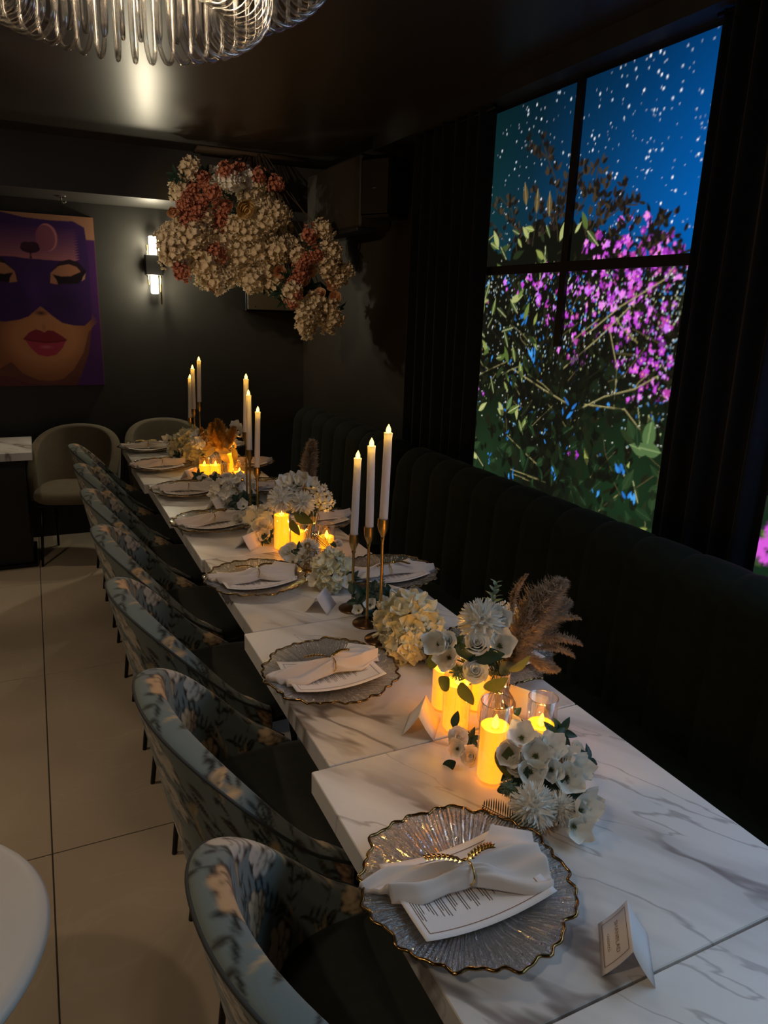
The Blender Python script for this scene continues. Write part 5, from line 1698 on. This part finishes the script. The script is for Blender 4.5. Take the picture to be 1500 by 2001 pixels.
# fittings high on the walls
t = thing('ceiling_hook', 'small chrome fitting screwed under the dark soffit', 'hook', (.24, 5.25, 2.272))
build('plate', MB().lathe([(.03, 0), (.03, -.006), (.02, -.010)], 16), M['chrome'], t, sharp=40)
build('hook', MB().tube([(0, 0, -.008), (0, 0, -.03), (.012, 0, -.042), (.024, 0, -.034), (.024, 0, -.024)], .004, 8), M['chrome'], t)
t = thing('wall_box', 'flat grey boxed panel with dark edge on the end wall under hanging flowers', 'box', (1.67, YW, 1.61))
build('housing', MB().bbox(-.23, .23, -.09, -.001, 0, .26, .006), M['black_metal'], t, smooth=False)
build('front_panel', MB().bbox(-.215, .215, -.096, -.09, .015, .245, .002), M['grey_panel'], t, smooth=False)
for dx in (-.16, .16):
    build('screw', MB().lathe([(.006, .02), (.006, .026), (.002, .028)], 10).xf(Matrix.Translation((dx, -.074, .035)) @ Matrix.Rotation(PI / 2, 4, 'X')), M['black'], t)
t = thing('wall_unit', 'long dark boxed unit mounted high on the window wall beside the speaker', 'box', (XW, 4.42, 2.08))
build('housing', MB().bbox(-.20, -.001, -.44, .44, .02, .40, .012), M['wall_brown'], t, smooth=False)
build('flap', MB().bbox(-.205, -.09, -.42, .42, .0, .02, .004), M['black'], t, smooth=False)
t = thing('wall_speaker', 'small dark loudspeaker on a bracket between the boxed unit and curtain', 'speaker', (XW - .16, 3.74, 2.12), .5)
build('cabinet', MB().bbox(-.09, .09, -.10, .10, 0, .30, .012), M['black_metal'], t, smooth=False)
build('grille', MB().bbox(-.094, -.09, -.085, .085, .02, .28, .002), pmat('speaker_grille', (.05, .045, .04), .45), t, smooth=False)
build('badge', MB().bbox(-.097, -.094, -.012, .012, .14, .15, .001), M['chrome'], t, smooth=False)
build('bracket', MB().box(.04, .15, -.02, .02, .12, .18), M['black_metal'], t, smooth=False)

# ------------------------------------------------------------------ hanging flower arrangement
t = thing('hanging_flowers', 'large hanging mass of cream and coral silk blossoms in the ceiling corner', 'flowers', (1.35, 4.72, 2.27))
def at_y(px, py, Y):
    d = ray(px, py); k = Y / d[1]
    return Vector((k * d[0], Y, CAM_H + k * d[2]))
rnd = random.Random(12)
hang = []
def cl(kind, px, py, Y, s=1.0):
    p = at_y(px, py, Y)
    d = (Vector((-.25, -.9, -.1)) + Vector((rnd.gauss(0, .35), rnd.gauss(0, .2), rnd.gauss(0, .35)))).normalized()
    place(kind, t, p, d, rnd.random() * 6.28, s)
    hang.append(p)
main = [(360, 425, 'che'), (335, 450, 'che2'), (345, 485, 'che'), (375, 460, 'che'), (405, 450, 'che2'), (430, 470, 'che'), (390, 490, 'che'), (365, 510, 'che2'), (405, 520, 'che'), (440, 510, 'che2'), (470, 490, 'che'), (500, 500, 'che'), (480, 530, 'che'), (445, 540, 'che2'), (420, 550, 'che2'), (495, 550, 'che'), (520, 530, 'che2'), (515, 470, 'che'), (540, 490, 'che'), (565, 480, 'che2'), (490, 455, 'che'), (460, 445, 'che2'), (520, 430, 'che'), (545, 415, 'che'), (500, 410, 'che2'), (530, 395, 'che'), (515, 380, 'che2'), (450, 355, 'wht'), (425, 352, 'wht'), (480, 348, 'wht'), (370, 330, 'che2'), (355, 375, 'che2'), (550, 455, 'che2'), (580, 500, 'che2'), (325, 465, 'che2'), (330, 500, 'che2'), (400, 545, 'che2'), (480, 375, 'che2'), (340, 415, 'prose')]
for (px, py, k) in main:
    cl(k, px + rnd.uniform(-4, 4), py + rnd.uniform(-4, 4), 4.72 + rnd.uniform(-.10, .10), rnd.uniform(.75, 1.0))
for (px, py) in ((370, 390), (355, 405), (385, 410), (375, 370), (395, 395), (365, 430), (350, 520), (355, 535), (430, 420), (435, 440), (440, 405), (420, 490), (425, 500), (440, 335), (470, 330), (505, 345), (540, 360), (395, 350), (415, 375), (418, 560), (360, 400)):
    cl('cor', px, py, 4.62 + rnd.uniform(-.04, .12), rnd.uniform(.65, .95))
cl('yrose', 475, 405, 4.58, 1.0); cl('prose', 545, 530, 4.6, .9)
for (px, py, k) in ((555, 500, 'che2'), (575, 520, 'che2'), (560, 440, 'che2'), (590, 475, 'che2'), (535, 555, 'che2'), (560, 550, 'prose'), (605, 485, 'che2'), (500, 360, 'che2'), (430, 400, 'che2'), (400, 425, 'che2')):
    cl(k, px, py, 4.70 + rnd.uniform(-.06, .06), rnd.uniform(.6, .85))
right = [(630, 450, 'che2'), (645, 490, 'che'), (655, 515, 'che2'), (675, 530, 'che2'), (660, 545, 'che2'), (640, 520, 'che'), (585, 500, 'che2'), (600, 610, 'che'), (615, 590, 'che2'), (645, 600, 'che'), (650, 620, 'che2'), (600, 640, 'che2'), (595, 625, 'che2'), (640, 635, 'che2'), (625, 575, 'prose'), (650, 560, 'prose'), (655, 580, 'prose'), (605, 530, 'prose'), (590, 552, 'prose'), (640, 550, 'prose'), (570, 570, 'che2'), (625, 610, 'che2')]
for (px, py, k) in right:
    cl(k, px, py, 4.36 + rnd.uniform(-.06, .06), rnd.uniform(.65, .85) if k != 'prose' else .8)
for (px, py) in ((600, 505), (615, 500), (585, 540), (575, 555), (580, 575), (570, 590), (605, 460), (590, 520)):
    cl('cor', px, py, 4.33 + rnd.uniform(-.04, .05), rnd.uniform(.6, .85))
for (px, py, Y) in ((400, 345, 4.78), (420, 395, 4.8), (470, 420, 4.8), (500, 365, 4.85), (545, 460, 4.8), (560, 530, 4.7), (520, 560, 4.7), (545, 570, 4.6), (610, 480, 4.5), (610, 560, 4.45), (660, 600, 4.42), (640, 570, 4.48), (570, 545, 4.55), (380, 350, 4.8), (440, 380, 4.8), (345, 345, 4.75), (555, 585, 4.6), (410, 440, 4.8)):
    cl('hleaf', px, py, Y, rnd.uniform(.7, 1.0))
mb = MB()
top = Vector((0, 0, ZC - 2.27 - .002))
for k, p in enumerate(hang):
    q = p - t.location
    if k % 3 == 0:
        mb.tube([(q.x * .15, .10 + q.y * .1, top.z), (q.x * .6, .10 + q.y * .5, q.z * .4 + .12), (q.x, q.y + .03, q.z)], .0025, 5)
mb.box(-.35, .35, .06, .20, top.z - .02, top.z)
build('branches', mb, M['twig'], t)

# ------------------------------------------------------------------ chandelier
CC = Vector((.225, 1.755, 0))
t = thing('chandelier', 'round chandelier of looped clear glass rods hanging from the ceiling', 'chandelier', (CC.x, CC.y, ZC))
def hairpin(hw, top, bot, r=.0058):
    p = [(-hw, 0, top)]
    for k in range(6): p.append((-hw, 0, top + (bot + hw - top) * (k + 1) / 6))
    for k in range(1, 12):
        a = PI * k / 12
        p.append((-hw * math.cos(a), 0, bot + hw - hw * math.sin(a)))
    for k in range(6): p.append((hw, 0, bot + hw + (top - bot - hw) * k / 6))
    p.append((hw, 0, top))
    return MB().tube(p, r, 8).mesh('glass_rod', M['glass_rod'], True, True)
hp1 = hairpin(.052, -.035, -.372); hp2 = hairpin(.045, -.03, -.285)
N1 = 42
for k in range(N1):
    a = 2 * PI * (k + .5) / N1 + math.radians(82)
    o = ob('glass_rod', hp1, t, (.245 * math.cos(a), .245 * math.sin(a), 0), (0, 0, a))
N2 = 58
for k in range(N2):
    a = 2 * PI * (k + .5) / N2 + math.radians(80)
    ob('glass_rod', hp2, t, (.385 * math.cos(a), .385 * math.sin(a), 0), (0, 0, a))
build('ceiling_plate', MB().lathe([(.46, 0), (.46, -.02), (.44, -.04), (.15, -.04)], 64), M['chrome'], t, sharp=40)
for k in range(4):
    a = k * PI / 2 + .4
    build('bulb', MB().lathe([(.008, -.04), (.010, -.06), (.016, -.085), (.012, -.105), (.001, -.112)], 14, cx=.10 * math.cos(a), cy=.10 * math.sin(a)), M['bulb'], t)
    add_light('bulb_light', 'POINT', (.10 * math.cos(a), .10 * math.sin(a), -.14), 1.8, WARM, .03, parent=t)

# ------------------------------------------------------------------ recessed downlights (out of view, in the ceiling)
def downlight(x, y, power, label, ang=95, col=WARM):
    t = thing('downlight', label, 'lamp', (x, y, ZC), 0, 'recessed ceiling downlights')
    build('trim_ring', MB().lathe([(.055, -.001), (.055, -.008), (.042, -.010), (.040, -.001)], 28, close=False), M['chrome'], t)
    build('lens', MB().lathe([(.001, -.003), (.039, -.003), (.039, -.001), (.001, -.001)], 24, close=False), M['downlight'], t)
    add_light('downlight_lamp', 'SPOT', (0, 0, -.014), power, col, .04, parent=t, spot_size=math.radians(ang), spot_blend=.6)
downlight(-.75, .15, 26, 'recessed ceiling downlight over the round white table', 125)
downlight(-1.0, -1.0, 22, 'recessed ceiling downlight behind the round white table', 125)
downlight(-.25, 4.75, 16, 'recessed ceiling downlight over the small square marble table', 42)
downlight(-1.1, 2.5, 42, 'recessed ceiling downlight over the aisle beside the floral chairs', 130)
# unseen spotlight, added to brighten the hanging flowers
t = thing('added_spotlight', 'added black ceiling spotlight, out of view, brightening the hanging flowers', 'lamp', (-.75, 2.7, ZC))
aim = Vector((1.35, 4.6, 2.1)) - Vector((-.75, 2.7, ZC - .12))
rot = aim.to_track_quat('-Z', 'Y').to_euler()
build('mount', MB().lathe([(.04, -.001), (.04, -.015), (.008, -.02), (.008, -.09)], 20), M['black_metal'], t, sharp=40)
build('head', MB().lathe([(.02, .05), (.035, .04), (.035, -.05), (.030, -.05), (.030, -.03), (.001, -.03)], 24, close=False), M['black_metal'], t, loc=(0, 0, -.12), rot=rot, sharp=40)
add_light('added_spot_lamp', 'SPOT', (0, 0, -.12) if False else tuple(Vector((0, 0, -.12)) + aim.normalized() * .06), 60, WARM, .03, rot=rot, parent=t, spot_size=math.radians(38), spot_blend=.7)
